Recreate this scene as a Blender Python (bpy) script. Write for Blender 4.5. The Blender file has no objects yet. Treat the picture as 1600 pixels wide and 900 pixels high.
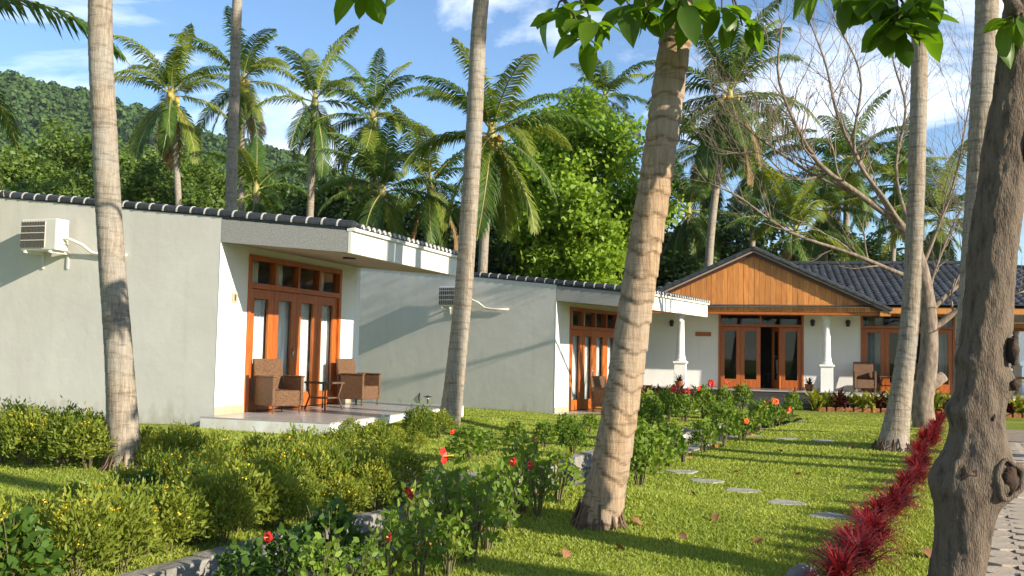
import bpy, math, random
import numpy as np
from mathutils import Vector, Matrix
R = math.radians
random.seed(7)
S = bpy.context.scene
COL = S.collection

# ------------------------------------------------------------------ camera
F_PX, PITCH, ROLL = 1500.0, R(3.7), R(1.17)
CAM = Vector((0, 0, 1.4))
CM = (Matrix.Rotation(math.pi/2 + PITCH, 3, 'X') @ Matrix.Rotation(ROLL, 3, 'Z'))
cam = bpy.data.objects.new('camera', bpy.data.cameras.new('camera'))
COL.objects.link(cam)
cam.matrix_world = Matrix.Translation(CAM) @ CM.to_4x4()
cam.data.sensor_width = 36.0
cam.data.lens = 36.0 * F_PX / 1600
cam.data.clip_start = 0.05
cam.data.clip_end = 20000
S.camera = cam

# ------------------------------------------------------------------ light
SUN_AZ, SUN_EL = R(124.5), R(20)          # clockwise from +Y
SUN_DIR = Vector((math.sin(SUN_AZ)*math.cos(SUN_EL), math.cos(SUN_AZ)*math.cos(SUN_EL), math.sin(SUN_EL)))
W = bpy.data.worlds.new('World'); S.world = W; W.use_nodes = True
wn, wl = W.node_tree.nodes, W.node_tree.links
wn.clear()
sky = wn.new('ShaderNodeTexSky'); sky.sky_type = 'NISHITA'; sky.sun_disc = False
sky.sun_elevation = SUN_EL; sky.sun_rotation = SUN_AZ
sky.altitude = 0; sky.air_density = 1.0; sky.dust_density = 0.1; sky.ozone_density = 4.0
tc = wn.new('ShaderNodeTexCoord')
mp = wn.new('ShaderNodeMapping'); mp.inputs['Scale'].default_value = (1.0, 1.0, 2.6); mp.inputs['Location'].default_value = (0.35, 0.1, 0.0)
nz = wn.new('ShaderNodeTexNoise'); nz.inputs['Scale'].default_value = 2.6; nz.inputs['Detail'].default_value = 9; nz.inputs['Roughness'].default_value = 0.58; nz.inputs['Distortion'].default_value = 0.4
rp = wn.new('ShaderNodeValToRGB'); rp.color_ramp.elements[0].position = 0.52; rp.color_ramp.elements[1].position = 0.70
rp.color_ramp.elements[1].color = (0.92, 0.92, 0.92, 1)
mx = wn.new('ShaderNodeMixRGB'); mx.inputs['Color2'].default_value = (9.6, 9.7, 9.9, 1)
bg = wn.new('ShaderNodeBackground'); bg.inputs['Strength'].default_value = 0.112
ow = wn.new('ShaderNodeOutputWorld')
wl.new(tc.outputs['Generated'], mp.inputs['Vector']); wl.new(mp.outputs['Vector'], nz.inputs['Vector'])
wl.new(nz.outputs['Fac'], rp.inputs['Fac']); wl.new(rp.outputs['Color'], mx.inputs['Fac'])
wl.new(sky.outputs['Color'], mx.inputs['Color1']); wl.new(mx.outputs['Color'], bg.inputs['Color']); wl.new(bg.outputs['Background'], ow.inputs['Surface'])
sl = bpy.data.lights.new('sun', 'SUN'); sl.energy = 5.0; sl.angle = R(0.55); sl.color = (1.0, 0.90, 0.75)
so = bpy.data.objects.new('sun', sl); COL.objects.link(so)
so.rotation_euler = SUN_DIR.to_track_quat('Z', 'Y').to_euler()
S.view_settings.view_transform = 'Standard'; S.view_settings.look = 'None'
S.view_settings.gamma = 1.0; S.view_settings.use_curve_mapping = False
S.view_settings.exposure = 0.95
S.render.engine = 'CYCLES'
S.cycles.use_denoising = True
S.cycles.max_bounces = 6; S.cycles.transparent_max_bounces = 12; S.cycles.caustics_reflective = False; S.cycles.caustics_refractive = False

# ------------------------------------------------------------------ layout helpers
def ray(u, v): return CM @ Vector(((u-800)/F_PX, -(v-450)/F_PX, -1.0))
def atz(u, v, z=0.0):                    # point of the level z seen at a place of the photograph
    d = ray(u, v); return CAM + d*((z-CAM.z)/d.z)
def aty(u, v, y):                        # point at ground distance y
    d = ray(u, v); return CAM + d*(y/d.y)
def sstep(a, b, x):
    t = np.clip((x-a)/(b-a), 0, 1); return t*t*(3-2*t)
GD = (math.sin(R(25)), math.cos(R(25)))       # the garden's long axis
def gs(x, y):                                 # distance along / across the channel's left wall
    dx, dy = x+0.7, y-9.0
    return dx*GD[0]+dy*GD[1], dx*GD[1]-dy*GD[0]
CHW = .82                                    # channel width
MOUNDS = [(0.83, 8.52, .16, .9), (6.43, 16.2, .18, 1.1), (-1.12, 17.66, .16, 1.2), (-4.42, 11.2, .12, .9)]
def hz(x, y):
    x = np.asarray(x, float); y = np.asarray(y, float)
    h = -0.22*sstep(16, 25, y) + 0.025*np.sin(x*1.3+y*.7)*np.sin(y*.9-x*.4)
    for mx_, my_, a, r in MOUNDS: h = h + a*np.exp(-((x-mx_)**2+(y-my_)**2)/(r*r))
    al, ac = gs(x, y)
    inside = (ac > -0.02) & (ac < CHW+0.02) & (al > -6) & (al < 18)
    h = np.where(inside, -0.62, h)
    side = (al > .05) & (al < 1.35) & (ac > -1.6) & (ac <= 0)     # the short side basin
    h = np.where(side, -0.62, h)
    shore = sstep(34, 60, x*0.93-y*0.05)
    h = h - 4.0*shore
    hl = sstep(40, 400, -x*0.8+y*0.45-20)
    h = h + 0*hl
    return h
def gz(x, y): return float(hz(x, y))
def ground(u, v):                         # ground point seen at a place of the photograph
    z = 0.0
    for _ in range(6):
        p = atz(u, v, z); z = gz(p.x, p.y)
    return Vector((p.x, p.y, z))

# ------------------------------------------------------------------ mesh helpers
class MB:
    def __init__(s): s.v = []; s.f = []; s.m = []
    def add(s, vs, fs, mi=0):
        b = len(s.v); s.v += [tuple(v) for v in vs]
        for f in fs: s.f.append(tuple(i+b for i in f)); s.m.append(mi)
        return s
    def box(s, x0, x1, y0, y1, z0, z1, mi=0):
        return s.add([(x0,y0,z0),(x1,y0,z0),(x1,y1,z0),(x0,y1,z0),(x0,y0,z1),(x1,y0,z1),(x1,y1,z1),(x0,y1,z1)],
                     [(0,3,2,1),(4,5,6,7),(0,1,5,4),(1,2,6,5),(2,3,7,6),(3,0,4,7)], mi)
    def hexa(s, p, mi=0):                # 8 corners, bottom ring then top ring
        return s.add(p, [(0,3,2,1),(4,5,6,7),(0,1,5,4),(1,2,6,5),(2,3,7,6),(3,0,4,7)], mi)
    def prism(s, poly, axis, a, b, mi=0):   # polygon in the two other axes, extruded along axis
        n = len(poly)
        def mk(p, c):
            return (c,p[0],p[1]) if axis == 'x' else ((p[0],c,p[1]) if axis == 'y' else (p[0],p[1],c))
        vs = [mk(p, a) for p in poly]+[mk(p, b) for p in poly]
        return s.add(vs, [tuple(range(n-1,-1,-1)), tuple(range(n,2*n))]+[(i,(i+1)%n,n+(i+1)%n,n+i) for i in range(n)], mi)
    def tube(s, pts, rad, seg=8, mi=0, cap=True):
        pts = [Vector(p) for p in pts]; n = len(pts)
        if not hasattr(rad, '__len__'): rad = [rad]*n
        b = len(s.v); up = None
        for i, p in enumerate(pts):
            t = (pts[min(i+1,n-1)]-pts[max(i-1,0)]).normalized()
            if up is None:
                up = Vector((1,0,0)) if abs(t.x) < .9 else Vector((0,1,0))
            a = (up - t*up.dot(t)).normalized(); up = a; c = t.cross(a)
            for k in range(seg):
                an = 2*math.pi*k/seg
                s.v.append(tuple(p+(a*math.cos(an)+c*math.sin(an))*rad[i]))
        for i in range(n-1):
            for k in range(seg):
                k2 = (k+1) % seg
                s.f.append((b+i*seg+k, b+i*seg+k2, b+(i+1)*seg+k2, b+(i+1)*seg+k)); s.m.append(mi)
        if cap:
            s.f.append(tuple(b+k for k in range(seg-1,-1,-1))); s.m.append(mi)
            s.f.append(tuple(b+(n-1)*seg+k for k in range(seg))); s.m.append(mi)
        return s
    def lathe(s, prof, seg=16, c=(0,0), mi=0):
        return s.tube([(c[0],c[1],z) for r, z in prof], [r for r, z in prof], seg, mi)
    def build(s, name, mats, parent=None, smooth=False, bevel=0):
        me = bpy.data.meshes.new(name); me.from_pydata(s.v, [], s.f)
        if not isinstance(mats, (list, tuple)): mats = [mats]
        for m in mats: me.materials.append(m)
        if len(mats) > 1: me.polygons.foreach_set('material_index', s.m)
        if smooth: me.polygons.foreach_set('use_smooth', [True]*len(me.polygons))
        return link(name, me, parent, bevel)
def link(name, me, parent=None, bevel=0):
    o = bpy.data.objects.new(name, me); COL.objects.link(o); o.parent = parent
    if bevel:
        b = o.modifiers.new('bevel', 'BEVEL'); b.width = bevel; b.segments = 2; b.limit_method = 'ANGLE'
    return o
def tag(o, label=None, cat=None, group=None, kind=None):
    if label: o['label'] = label
    if cat: o['category'] = cat
    if group: o['group'] = group
    if kind: o['kind'] = kind
    return o
def empty(name, loc=(0,0,0), rz=0, label=None, cat=None, group=None):
    o = bpy.data.objects.new(name, None); COL.objects.link(o)
    o.location = loc; o.rotation_euler = (0,0,rz); o.empty_display_size = .1
    return tag(o, label, cat, group)
def tree_copy(o, parent=None):
    c = o.copy(); COL.objects.link(c); c.parent = parent
    for ch in list(o.children): tree_copy(ch, c)
    return c

# ------------------------------------------------------------------ materials
def nodes(name):
    m = bpy.data.materials.new(name); m.use_nodes = True
    nt = m.node_tree; b = nt.nodes['Principled BSDF']
    return m, nt, b
def mat(name, c1, c2=None, scale=6.0, rough=.7, bump=0.0, bscale=60.0, detail=5, stretch=(1,1,1), metallic=0.0, spec=.5, lo=.35, hi=.65, c3=None, island=0.0):
    m, nt, b = nodes(name); N, L = nt.nodes, nt.links
    c2 = c2 or tuple(x*.8 for x in c1)
    t = N.new('ShaderNodeTexCoord'); mp = N.new('ShaderNodeMapping'); mp.inputs['Scale'].default_value = stretch
    n = N.new('ShaderNodeTexNoise'); n.inputs['Scale'].default_value = scale; n.inputs['Detail'].default_value = detail; n.inputs['Roughness'].default_value = .6
    r = N.new('ShaderNodeValToRGB'); e = r.color_ramp.elements
    e[0].position = lo; e[1].position = hi; e[0].color = (*c1,1); e[1].color = (*c2,1)
    if c3: k = e.new((lo+hi)/2); k.color = (*c3,1)
    L.new(t.outputs['Object'], mp.inputs['Vector']); L.new(mp.outputs['Vector'], n.inputs['Vector']); L.new(n.outputs['Fac'], r.inputs['Fac'])
    out = r.outputs['Color']
    if island:
        g = N.new('ShaderNodeNewGeometry'); oi = N.new('ShaderNodeObjectInfo')
        ad = N.new('ShaderNodeMath'); ad.operation = 'ADD'; L.new(g.outputs['Random Per Island'], ad.inputs[0]); L.new(oi.outputs['Random'], ad.inputs[1])
        mm = N.new('ShaderNodeMapRange'); mm.inputs['From Max'].default_value = 2; mm.inputs['To Min'].default_value = 1-island; mm.inputs['To Max'].default_value = 1+island
        L.new(ad.outputs[0], mm.inputs['Value'])
        mu = N.new('ShaderNodeVectorMath'); mu.operation = 'SCALE'; L.new(out, mu.inputs[0]); L.new(mm.outputs[0], mu.inputs['Scale']); out = mu.outputs[0]
    L.new(out, b.inputs['Base Color'])
    b.inputs['Roughness'].default_value = rough; b.inputs['Metallic'].default_value = metallic; b.inputs['Specular IOR Level'].default_value = spec
    if bump:
        n2 = N.new('ShaderNodeTexNoise'); n2.inputs['Scale'].default_value = bscale; n2.inputs['Detail'].default_value = 4
        bp = N.new('ShaderNodeBump'); bp.inputs['Strength'].default_value = bump; bp.inputs['Distance'].default_value = .02
        L.new(mp.outputs['Vector'], n2.inputs['Vector']); L.new(n2.outputs['Fac'], bp.inputs['Height']); L.new(bp.outputs['Normal'], b.inputs['Normal'])
    return m
def leafmat(name, c1, c2, trans=.35, rough=.45, tcol=None, big=1.2):
    m, nt, b = nodes(name); N, L = nt.nodes, nt.links
    g = N.new('ShaderNodeNewGeometry'); oi = N.new('ShaderNodeObjectInfo')
    n = N.new('ShaderNodeTexNoise'); n.inputs['Scale'].default_value = big; n.inputs['Detail'].default_value = 2
    L.new(g.outputs['Position'], n.inputs['Vector'])
    a = N.new('ShaderNodeMath'); a.operation = 'ADD'; L.new(g.outputs['Random Per Island'], a.inputs[0]); L.new(oi.outputs['Random'], a.inputs[1])
    a2 = N.new('ShaderNodeMath'); a2.operation = 'MULTIPLY_ADD'; L.new(a.outputs[0], a2.inputs[0]); a2.inputs[1].default_value = .35
    sub = N.new('ShaderNodeMath'); sub.operation = 'MULTIPLY_ADD'; L.new(n.outputs['Fac'], sub.inputs[0]); sub.inputs[1].default_value = 1.2; sub.inputs[2].default_value = -.45
    L.new(sub.outputs[0], a2.inputs[2])
    r = N.new('ShaderNodeMixRGB'); r.use_clamp = True; r.inputs['Color1'].default_value = (*c1,1); r.inputs['Color2'].default_value = (*c2,1)
    L.new(a2.outputs[0], r.inputs['Fac'])
    L.new(r.outputs['Color'], b.inputs['Base Color']); b.inputs['Roughness'].default_value = rough; b.inputs['Specular IOR Level'].default_value = .25
    t = N.new('ShaderNodeBsdfTranslucent')
    hs = N.new('ShaderNodeMixRGB'); hs.blend_type = 'MULTIPLY'; hs.inputs['Fac'].default_value = 1; hs.inputs['Color2'].default_value = (*(tcol or (1.5,1.35,.6)),1)
    L.new(r.outputs['Color'], hs.inputs['Color1']); L.new(hs.outputs['Color'], t.inputs['Color'])
    mx = N.new('ShaderNodeMixShader'); mx.inputs['Fac'].default_value = trans
    o = N['Material Output']; L.new(b.outputs[0], mx.inputs[1]); L.new(t.outputs[0], mx.inputs[2]); L.new(mx.outputs[0], o.inputs['Surface'])
    return m
def glassmat():
    m, nt, b = nodes('window_glass'); N, L = nt.nodes, nt.links; N.remove(b)
    gl = N.new('ShaderNodeBsdfGlossy'); gl.inputs['Roughness'].default_value = .02; gl.inputs['Color'].default_value = (.9,.95,1,1)
    tr = N.new('ShaderNodeBsdfTransparent'); tr.inputs['Color'].default_value = (.93,.95,.94,1)
    fr = N.new('ShaderNodeFresnel'); fr.inputs['IOR'].default_value = 1.5
    ge = N.new('ShaderNodeNewGeometry'); su = N.new('ShaderNodeMath'); su.operation = 'SUBTRACT'; su.inputs[0].default_value = 1; L.new(ge.outputs['Backfacing'], su.inputs[1])
    mf = N.new('ShaderNodeMath'); mf.operation = 'MULTIPLY'; L.new(fr.outputs[0], mf.inputs[0]); L.new(su.outputs[0], mf.inputs[1])
    mx = N.new('ShaderNodeMixShader'); L.new(mf.outputs[0], mx.inputs['Fac']); L.new(tr.outputs[0], mx.inputs[1]); L.new(gl.outputs[0], mx.inputs[2])
    L.new(mx.outputs[0], N['Material Output'].inputs['Surface'])
    return m
def trunkmat(name, c1, c2, c3, ring=14.0):
    m, nt, b = nodes(name); N, L = nt.nodes, nt.links
    t = N.new('ShaderNodeTexCoord'); mp = N.new('ShaderNodeMapping'); mp.inputs['Scale'].default_value = (9,9,1.2)
    n = N.new('ShaderNodeTexNoise'); n.inputs['Scale'].default_value = 4; n.inputs['Detail'].default_value = 8; n.inputs['Roughness'].default_value = .7
    n3 = N.new('ShaderNodeTexNoise'); n3.inputs['Scale'].default_value = 1.7; n3.inputs['Detail'].default_value = 4
    r = N.new('ShaderNodeValToRGB'); e = r.color_ramp.elements; e[0].position = .3; e[0].color = (*c1,1); e[1].position = .68; e[1].color = (*c2,1)
    L.new(t.outputs['Object'], mp.inputs['Vector']); L.new(mp.outputs['Vector'], n.inputs['Vector']); L.new(n.outputs['Fac'], r.inputs['Fac'])
    L.new(t.outputs['Object'], n3.inputs['Vector'])
    # fine horizontal cracks
    m4 = N.new('ShaderNodeMapping'); m4.inputs['Scale'].default_value = (2.2,2.2,ring*2.2); L.new(t.outputs['Object'], m4.inputs['Vector'])
    n4 = N.new('ShaderNodeTexNoise'); n4.inputs['Scale'].default_value = 1.0; n4.inputs['Detail'].default_value = 6; n4.inputs['Roughness'].default_value = .65; n4.inputs['Distortion'].default_value = .5
    L.new(m4.outputs['Vector'], n4.inputs['Vector'])
    rr = N.new('ShaderNodeValToRGB'); e = rr.color_ramp.elements; e[0].position = .36; e[0].color = (.42,.40,.38,1); e[1].position = .47; e[1].color = (1,1,1,1)
    L.new(n4.outputs['Fac'], rr.inputs['Fac'])
    r2 = N.new('ShaderNodeValToRGB'); e = r2.color_ramp.elements; e[0].position = .42; e[0].color = (0,0,0,1); e[1].position = .62; e[1].color = (1,1,1,1)
    L.new(n3.outputs['Fac'], r2.inputs['Fac'])
    m1 = N.new('ShaderNodeMixRGB'); L.new(r.outputs['Color'], m1.inputs['Color1']); m1.inputs['Color2'].default_value = (*c3,1)
    mf = N.new('ShaderNodeMath'); mf.operation = 'MULTIPLY'; L.new(r2.outputs['Color'], mf.inputs[0]); mf.inputs[1].default_value = .5; L.new(mf.outputs[0], m1.inputs['Fac'])
    m2 = N.new('ShaderNodeMixRGB'); m2.blend_type = 'MULTIPLY'; m2.inputs['Fac'].default_value = .55; L.new(m1.outputs['Color'], m2.inputs['Color1']); L.new(rr.outputs['Color'], m2.inputs['Color2'])
    at = N.new('ShaderNodeAttribute'); at.attribute_name = 'scar'
    am = N.new('ShaderNodeMath'); am.operation = 'MULTIPLY'; L.new(at.outputs['Fac'], am.inputs[0]); am.inputs[1].default_value = .5 if ring < 8 else .22
    m5 = N.new('ShaderNodeMixRGB'); m5.blend_type = 'MULTIPLY'; L.new(am.outputs[0], m5.inputs['Fac']); L.new(m2.outputs['Color'], m5.inputs['Color1']); m5.inputs['Color2'].default_value = (.35,.28,.2,1)
    L.new(m5.outputs['Color'], b.inputs['Base Color']); b.inputs['Roughness'].default_value = .9; b.inputs['Specular IOR Level'].default_value = .2
    bp = N.new('ShaderNodeBump'); bp.inputs['Strength'].default_value = .7; bp.inputs['Distance'].default_value = .02
    hm = N.new('ShaderNodeMath'); hm.operation = 'ADD'; L.new(n.outputs['Fac'], hm.inputs[0]); L.new(n4.outputs['Fac'], hm.inputs[1])
    L.new(hm.outputs[0], bp.inputs['Height']); L.new(bp.outputs['Normal'], b.inputs['Normal'])
    return m

K = {}
def wallmat(name, c1, c2, stain):
    m, nt, b = nodes(name); N, L = nt.nodes, nt.links
    t = N.new('ShaderNodeTexCoord')
    def noise(sc, st, det=5, lo=.35, hi=.65):
        mp = N.new('ShaderNodeMapping'); mp.inputs['Scale'].default_value = st; n = N.new('ShaderNodeTexNoise'); n.inputs['Scale'].default_value = sc; n.inputs['Detail'].default_value = det; n.inputs['Roughness'].default_value = .62
        r = N.new('ShaderNodeMapRange'); r.inputs['From Min'].default_value = lo; r.inputs['From Max'].default_value = hi
        L.new(t.outputs['Object'], mp.inputs['Vector']); L.new(mp.outputs['Vector'], n.inputs['Vector']); L.new(n.outputs['Fac'], r.inputs['Value']); return r.outputs[0], n.outputs['Fac']
    a, _ = noise(.8,(1,1,1)); m1 = N.new('ShaderNodeMixRGB'); L.new(a, m1.inputs['Fac']); m1.inputs['Color1'].default_value = (*c1,1); m1.inputs['Color2'].default_value = (*c2,1)
    st, _ = noise(1.6,(2.6,2.6,.22),7,.56,.80); sm = N.new('ShaderNodeMath'); sm.operation = 'MULTIPLY'; L.new(st, sm.inputs[0]); sm.inputs[1].default_value = .28
    m2 = N.new('ShaderNodeMixRGB'); L.new(sm.outputs[0], m2.inputs['Fac']); L.new(m1.outputs['Color'], m2.inputs['Color1']); m2.inputs['Color2'].default_value = (*stain,1)
    # splash dirt low on the wall, ragged upper edge
    sx = N.new('ShaderNodeSeparateXYZ'); L.new(t.outputs['Object'], sx.inputs[0]); sp, _ = noise(3.0,(1,1,.6))
    ad = N.new('ShaderNodeMath'); ad.operation = 'MULTIPLY_ADD'; L.new(sp, ad.inputs[0]); ad.inputs[1].default_value = -.45; L.new(sx.outputs['Z'], ad.inputs[2])
    mr = N.new('ShaderNodeMapRange'); mr.inputs['From Min'].default_value = .05; mr.inputs['From Max'].default_value = -.25; L.new(ad.outputs[0], mr.inputs['Value']); mr.inputs['To Max'].default_value = .45
    m3 = N.new('ShaderNodeMixRGB'); L.new(mr.outputs[0], m3.inputs['Fac']); L.new(m2.outputs['Color'], m3.inputs['Color1']); m3.inputs['Color2'].default_value = (stain[0]*.8,stain[1]*.75,stain[2]*.6,1)
    L.new(m3.outputs['Color'], b.inputs['Base Color']); b.inputs['Roughness'].default_value = .85; b.inputs['Specular IOR Level'].default_value = .3
    _, h1 = noise(3.5,(1,1,1),9); bp = N.new('ShaderNodeBump'); bp.inputs['Strength'].default_value = .35; bp.inputs['Distance'].default_value = .02
    L.new(h1, bp.inputs['Height']); L.new(bp.outputs['Normal'], b.inputs['Normal'])
    return m
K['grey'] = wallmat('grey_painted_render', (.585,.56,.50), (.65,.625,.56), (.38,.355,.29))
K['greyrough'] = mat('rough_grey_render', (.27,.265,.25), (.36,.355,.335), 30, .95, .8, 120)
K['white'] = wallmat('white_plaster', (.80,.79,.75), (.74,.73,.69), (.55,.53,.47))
K['cream'] = mat('cream_fascia', (.74,.73,.66), (.66,.65,.58), 2.5, .8, .08, 40)
K['soffit'] = mat('soffit_board', (.34,.27,.20), (.29,.23,.17), 3, .7)
K['tile'] = mat('dark_glazed_tile', (.018,.02,.022), (.05,.05,.05), 7, .32, .1, 30, island=.4)
K['tilefield'] = mat('dark_roof_tile', (.045,.05,.06), (.095,.10,.118), 3, .35, .1, 30, island=.3)
K['mortar'] = mat('pale_mortar', (.55,.54,.50), (.42,.41,.38), 20, .9)
K['wood'] = mat('varnished_wood', (.50,.14,.024), (.33,.075,.012), 5, .32, .1, 30, stretch=(8,8,.7), island=.15)
K['dwood'] = mat('dark_wood', (.075,.022,.010), (.045,.014,.007), 5, .4, stretch=(8,8,.7))
K['plank'] = mat('gable_timber', (.60,.25,.06), (.42,.15,.032), 4, .5, .1, 30, stretch=(7,7,.6), island=.35)
K['glass'] = glassmat()
K['curtain'] = mat('white_curtain', (.78,.80,.80), (.70,.72,.73), 3, .9)
K['curtaingrey'] = mat('grey_curtain', (.40,.43,.46), (.34,.37,.40), 3, .9)
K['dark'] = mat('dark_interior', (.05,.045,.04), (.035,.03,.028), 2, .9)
K['room'] = mat('room_wall', (.30,.28,.25), (.26,.24,.21), 2, .9)
K['floor'] = mat('glossy_floor_tile', (.40,.38,.35), (.33,.31,.285), 2.2, .26, island=.05)
K['base'] = mat('tan_skirting', (.50,.40,.26), (.42,.33,.21), 6, .6)
K['wicker'] = mat('brown_wicker', (.22,.11,.045), (.085,.042,.02), 60, .6, .9, 90, stretch=(.35,.35,2.2), lo=.42, hi=.58)
K['metal'] = mat('brushed_metal', (.6,.58,.55), None, 5, .3, metallic=1)
K['black'] = mat('black_metal', (.012,.012,.012), (.02,.02,.02), 5, .45)
K['acwhite'] = mat('off_white_plastic', (.72,.70,.64), (.66,.64,.57), 3, .45)
K['acdark'] = mat('grille_dark', (.10,.08,.065), (.07,.055,.045), 5, .5)
K['conc'] = mat('weathered_concrete', (.30,.28,.24), (.12,.11,.09), 4, .9, .6, 30, c3=(.24,.225,.195), lo=.3, hi=.72)
K['terra'] = mat('terracotta', (.42,.15,.05), (.22,.08,.03), 9, .85, .5, 30, island=.3)
K['stone'] = mat('stepping_stone', (.40,.38,.31), (.24,.235,.17), 6, .9, .4, 40)
K['rock'] = mat('grey_rock', (.22,.21,.20), (.12,.115,.11), 5, .9, .5, 20)
K['paver'] = mat('beige_paver', (.42,.34,.25), (.33,.27,.20), 4, .85, .3, 40, island=.14)
K['soil'] = mat('soil', (.10,.065,.04), (.16,.11,.07), 6, .95, .6, 20)
K['palm1'] = trunkmat('palm_bark', (.15,.115,.08), (.40,.335,.25), (.30,.285,.25), 9)
K['rootfibre'] = mat('root_fibre', (.16,.10,.06), (.08,.05,.03), 20, .95)
K['palm2'] = trunkmat('palm_bark_brown', (.19,.12,.065), (.44,.315,.195), (.33,.28,.22), 7)
K['bark'] = mat('grey_bark', (.16,.122,.082), (.04,.028,.018), 7, .95, 1.0, 40, stretch=(3,3,.8), detail=10, lo=.3, hi=.7, c3=(.135,.10,.068))
K['barkdark'] = mat('hollow_shade_scar_bark', (.055,.028,.015), (.02,.012,.008), 9, .95, .8, 30)  # bark scars, and hollows whose shade is put into the colour
K['palebark'] = mat('pale_bark', (.29,.225,.16), (.12,.09,.065), 7, .9, .5, 30, stretch=(2,2,.7))
K['cut'] = mat('cut_wood', (.62,.54,.42), None, 8, .8)
K['twig'] = mat('green_stem', (.13,.12,.04), (.09,.07,.03), 9, .8)
K['frond'] = leafmat('palm_frond', (.042,.10,.018), (.12,.19,.036), .35, .45)
K['frondlit'] = leafmat('sunlit_frond', (.115,.18,.02), (.28,.32,.05), .42, .45)  # brighter copy of the frond leaf, sunlight put into its colour
K['froddry'] = leafmat('dry_frond', (.20,.115,.05), (.30,.20,.10), .3, .7, (1.2,1,.7))
K['rachis'] = mat('frond_midrib', (.30,.27,.07), (.22,.2,.05), 5, .5)
K['nut'] = mat('coconut', (.50,.27,.03), (.34,.26,.04), 6, .5, island=.3)
K['lime'] = leafmat('lime_leaf', (.12,.235,.02), (.31,.44,.045), .45, .45, big=.5)
K['leafm'] = leafmat('mid_green_leaf', (.07,.13,.02), (.18,.25,.045), .35, .45, big=.5)
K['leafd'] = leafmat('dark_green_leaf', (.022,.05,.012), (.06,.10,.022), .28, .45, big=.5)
K['hedge'] = leafmat('hedge_leaf', (.085,.145,.016), (.31,.34,.045), .38, .5, big=2)
K['hib'] = leafmat('hibiscus_leaf', (.075,.15,.018), (.22,.31,.04), .4, .5, big=2)
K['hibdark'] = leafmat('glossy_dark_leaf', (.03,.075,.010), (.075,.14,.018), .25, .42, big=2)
K['almond'] = leafmat('almond_leaf', (.035,.08,.010), (.13,.22,.02), .5, .35, (2.2,2.3,.5), big=2)
K['red'] = leafmat('red_strap_leaf', (.10,.012,.014), (.33,.04,.042), .35, .4, (1.6,.7,.7), big=3)
K['dra'] = leafmat('variegated_leaf', (.07,.13,.015), (.50,.50,.07), .35, .4, big=6)
K['maroon'] = leafmat('maroon_leaf', (.035,.010,.012), (.10,.03,.02), .3, .4, (1.5,.7,.6), big=5)
K['yellow'] = mat('yellow_petal', (.85,.55,.02), (.75,.42,.01), 9, .6)
K['petal'] = mat('red_petal', (.72,.025,.015), (.50,.012,.012), 9, .5)
K['orange'] = mat('orange_petal', (.80,.12,.015), (.65,.07,.01), 9, .5)
K['grass'] = leafmat('grass_blade', (.155,.235,.024), (.40,.44,.08), .35, .5, big=1.0)
K['canopy'] = leafmat('far_canopy', (.018,.050,.012), (.085,.15,.028), .15, .7, big=.11)

# ------------------------------------------------------------------ ground, sea, hills
def axis(segs):
    out = [segs[0][0]]
    for a, b, st in segs:
        n = max(1, int(round((b-a)/st))); out += [a+(b-a)*(i+1)/n for i in range(n)]
    return np.array(out)
gx = axis([(-3000,-400,260),(-400,-60,34),(-60,-14,4),(-14,-6,.4),(-6,9,.14),(9,20,.5),(20,70,2),(70,400,33),(400,3000,260)])
gy = axis([(-200,-20,20),(-20,3,1.2),(3,5,.3),(5,25,.14),(25,34,.4),(34,80,3),(80,500,35),(500,4000,350)])
X, Y = np.meshgrid(gx, gy); Z = hz(X, Y)
nv = len(gx)
verts = np.stack([X.ravel(), Y.ravel(), Z.ravel()], 1)
ii, jj = np.meshgrid(np.arange(len(gy)-1), np.arange(nv-1), indexing='ij')
q = (ii*nv+jj).ravel()
faces = np.stack([q, q+1, q+nv+1, q+nv], 1)
me = bpy.data.meshes.new('lawn'); me.from_pydata(verts.tolist(), [], faces.tolist())
def lawnmat():
    m, nt, b = nodes('lawn_turf'); N, L = nt.nodes, nt.links
    g = N.new('ShaderNodeNewGeometry')
    n = N.new('ShaderNodeTexNoise'); n.inputs['Scale'].default_value = .9; n.inputs['Detail'].default_value = 8; n.inputs['Roughness'].default_value = .7
    n2 = N.new('ShaderNodeTexNoise'); n2.inputs['Scale'].default_value = 38; n2.inputs['Detail'].default_value = 4
    L.new(g.outputs['Position'], n.inputs['Vector']); L.new(g.outputs['Position'], n2.inputs['Vector'])
    r = N.new('ShaderNodeValToRGB'); e = r.color_ramp.elements; e[0].position = .33; e[0].color = (.14,.195,.022,1); e[1].position = .66; e[1].color = (.33,.37,.065,1)
    r2 = N.new('ShaderNodeValToRGB'); e = r2.color_ramp.elements; e[0].position = .3; e[0].color = (.45,.45,.4,1); e[1].position = .7; e[1].color = (1.15,1.15,1,1)
    mx = N.new('ShaderNodeMixRGB'); mx.blend_type = 'MULTIPLY'; mx.inputs['Fac'].default_value = 1
    L.new(n.outputs['Fac'], r.inputs['Fac']); L.new(n2.outputs['Fac'], r2.inputs['Fac']); L.new(r.outputs['Color'], mx.inputs['Color1']); L.new(r2.outputs['Color'], mx.inputs['Color2'])
    L.new(mx.outputs['Color'], b.inputs['Base Color']); b.inputs['Roughness'].default_value = .9; b.inputs['Specular IOR Level'].default_value = .15
    bp = N.new('ShaderNodeBump'); bp.inputs['Strength'].default_value = .9; bp.inputs['Distance'].default_value = .03
    L.new(n2.outputs['Fac'], bp.inputs['Height']); L.new(bp.outputs['Normal'], b.inputs['Normal'])
    return m
me.materials.append(lawnmat())
tag(link('lawn', me), kind='structure')

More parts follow.
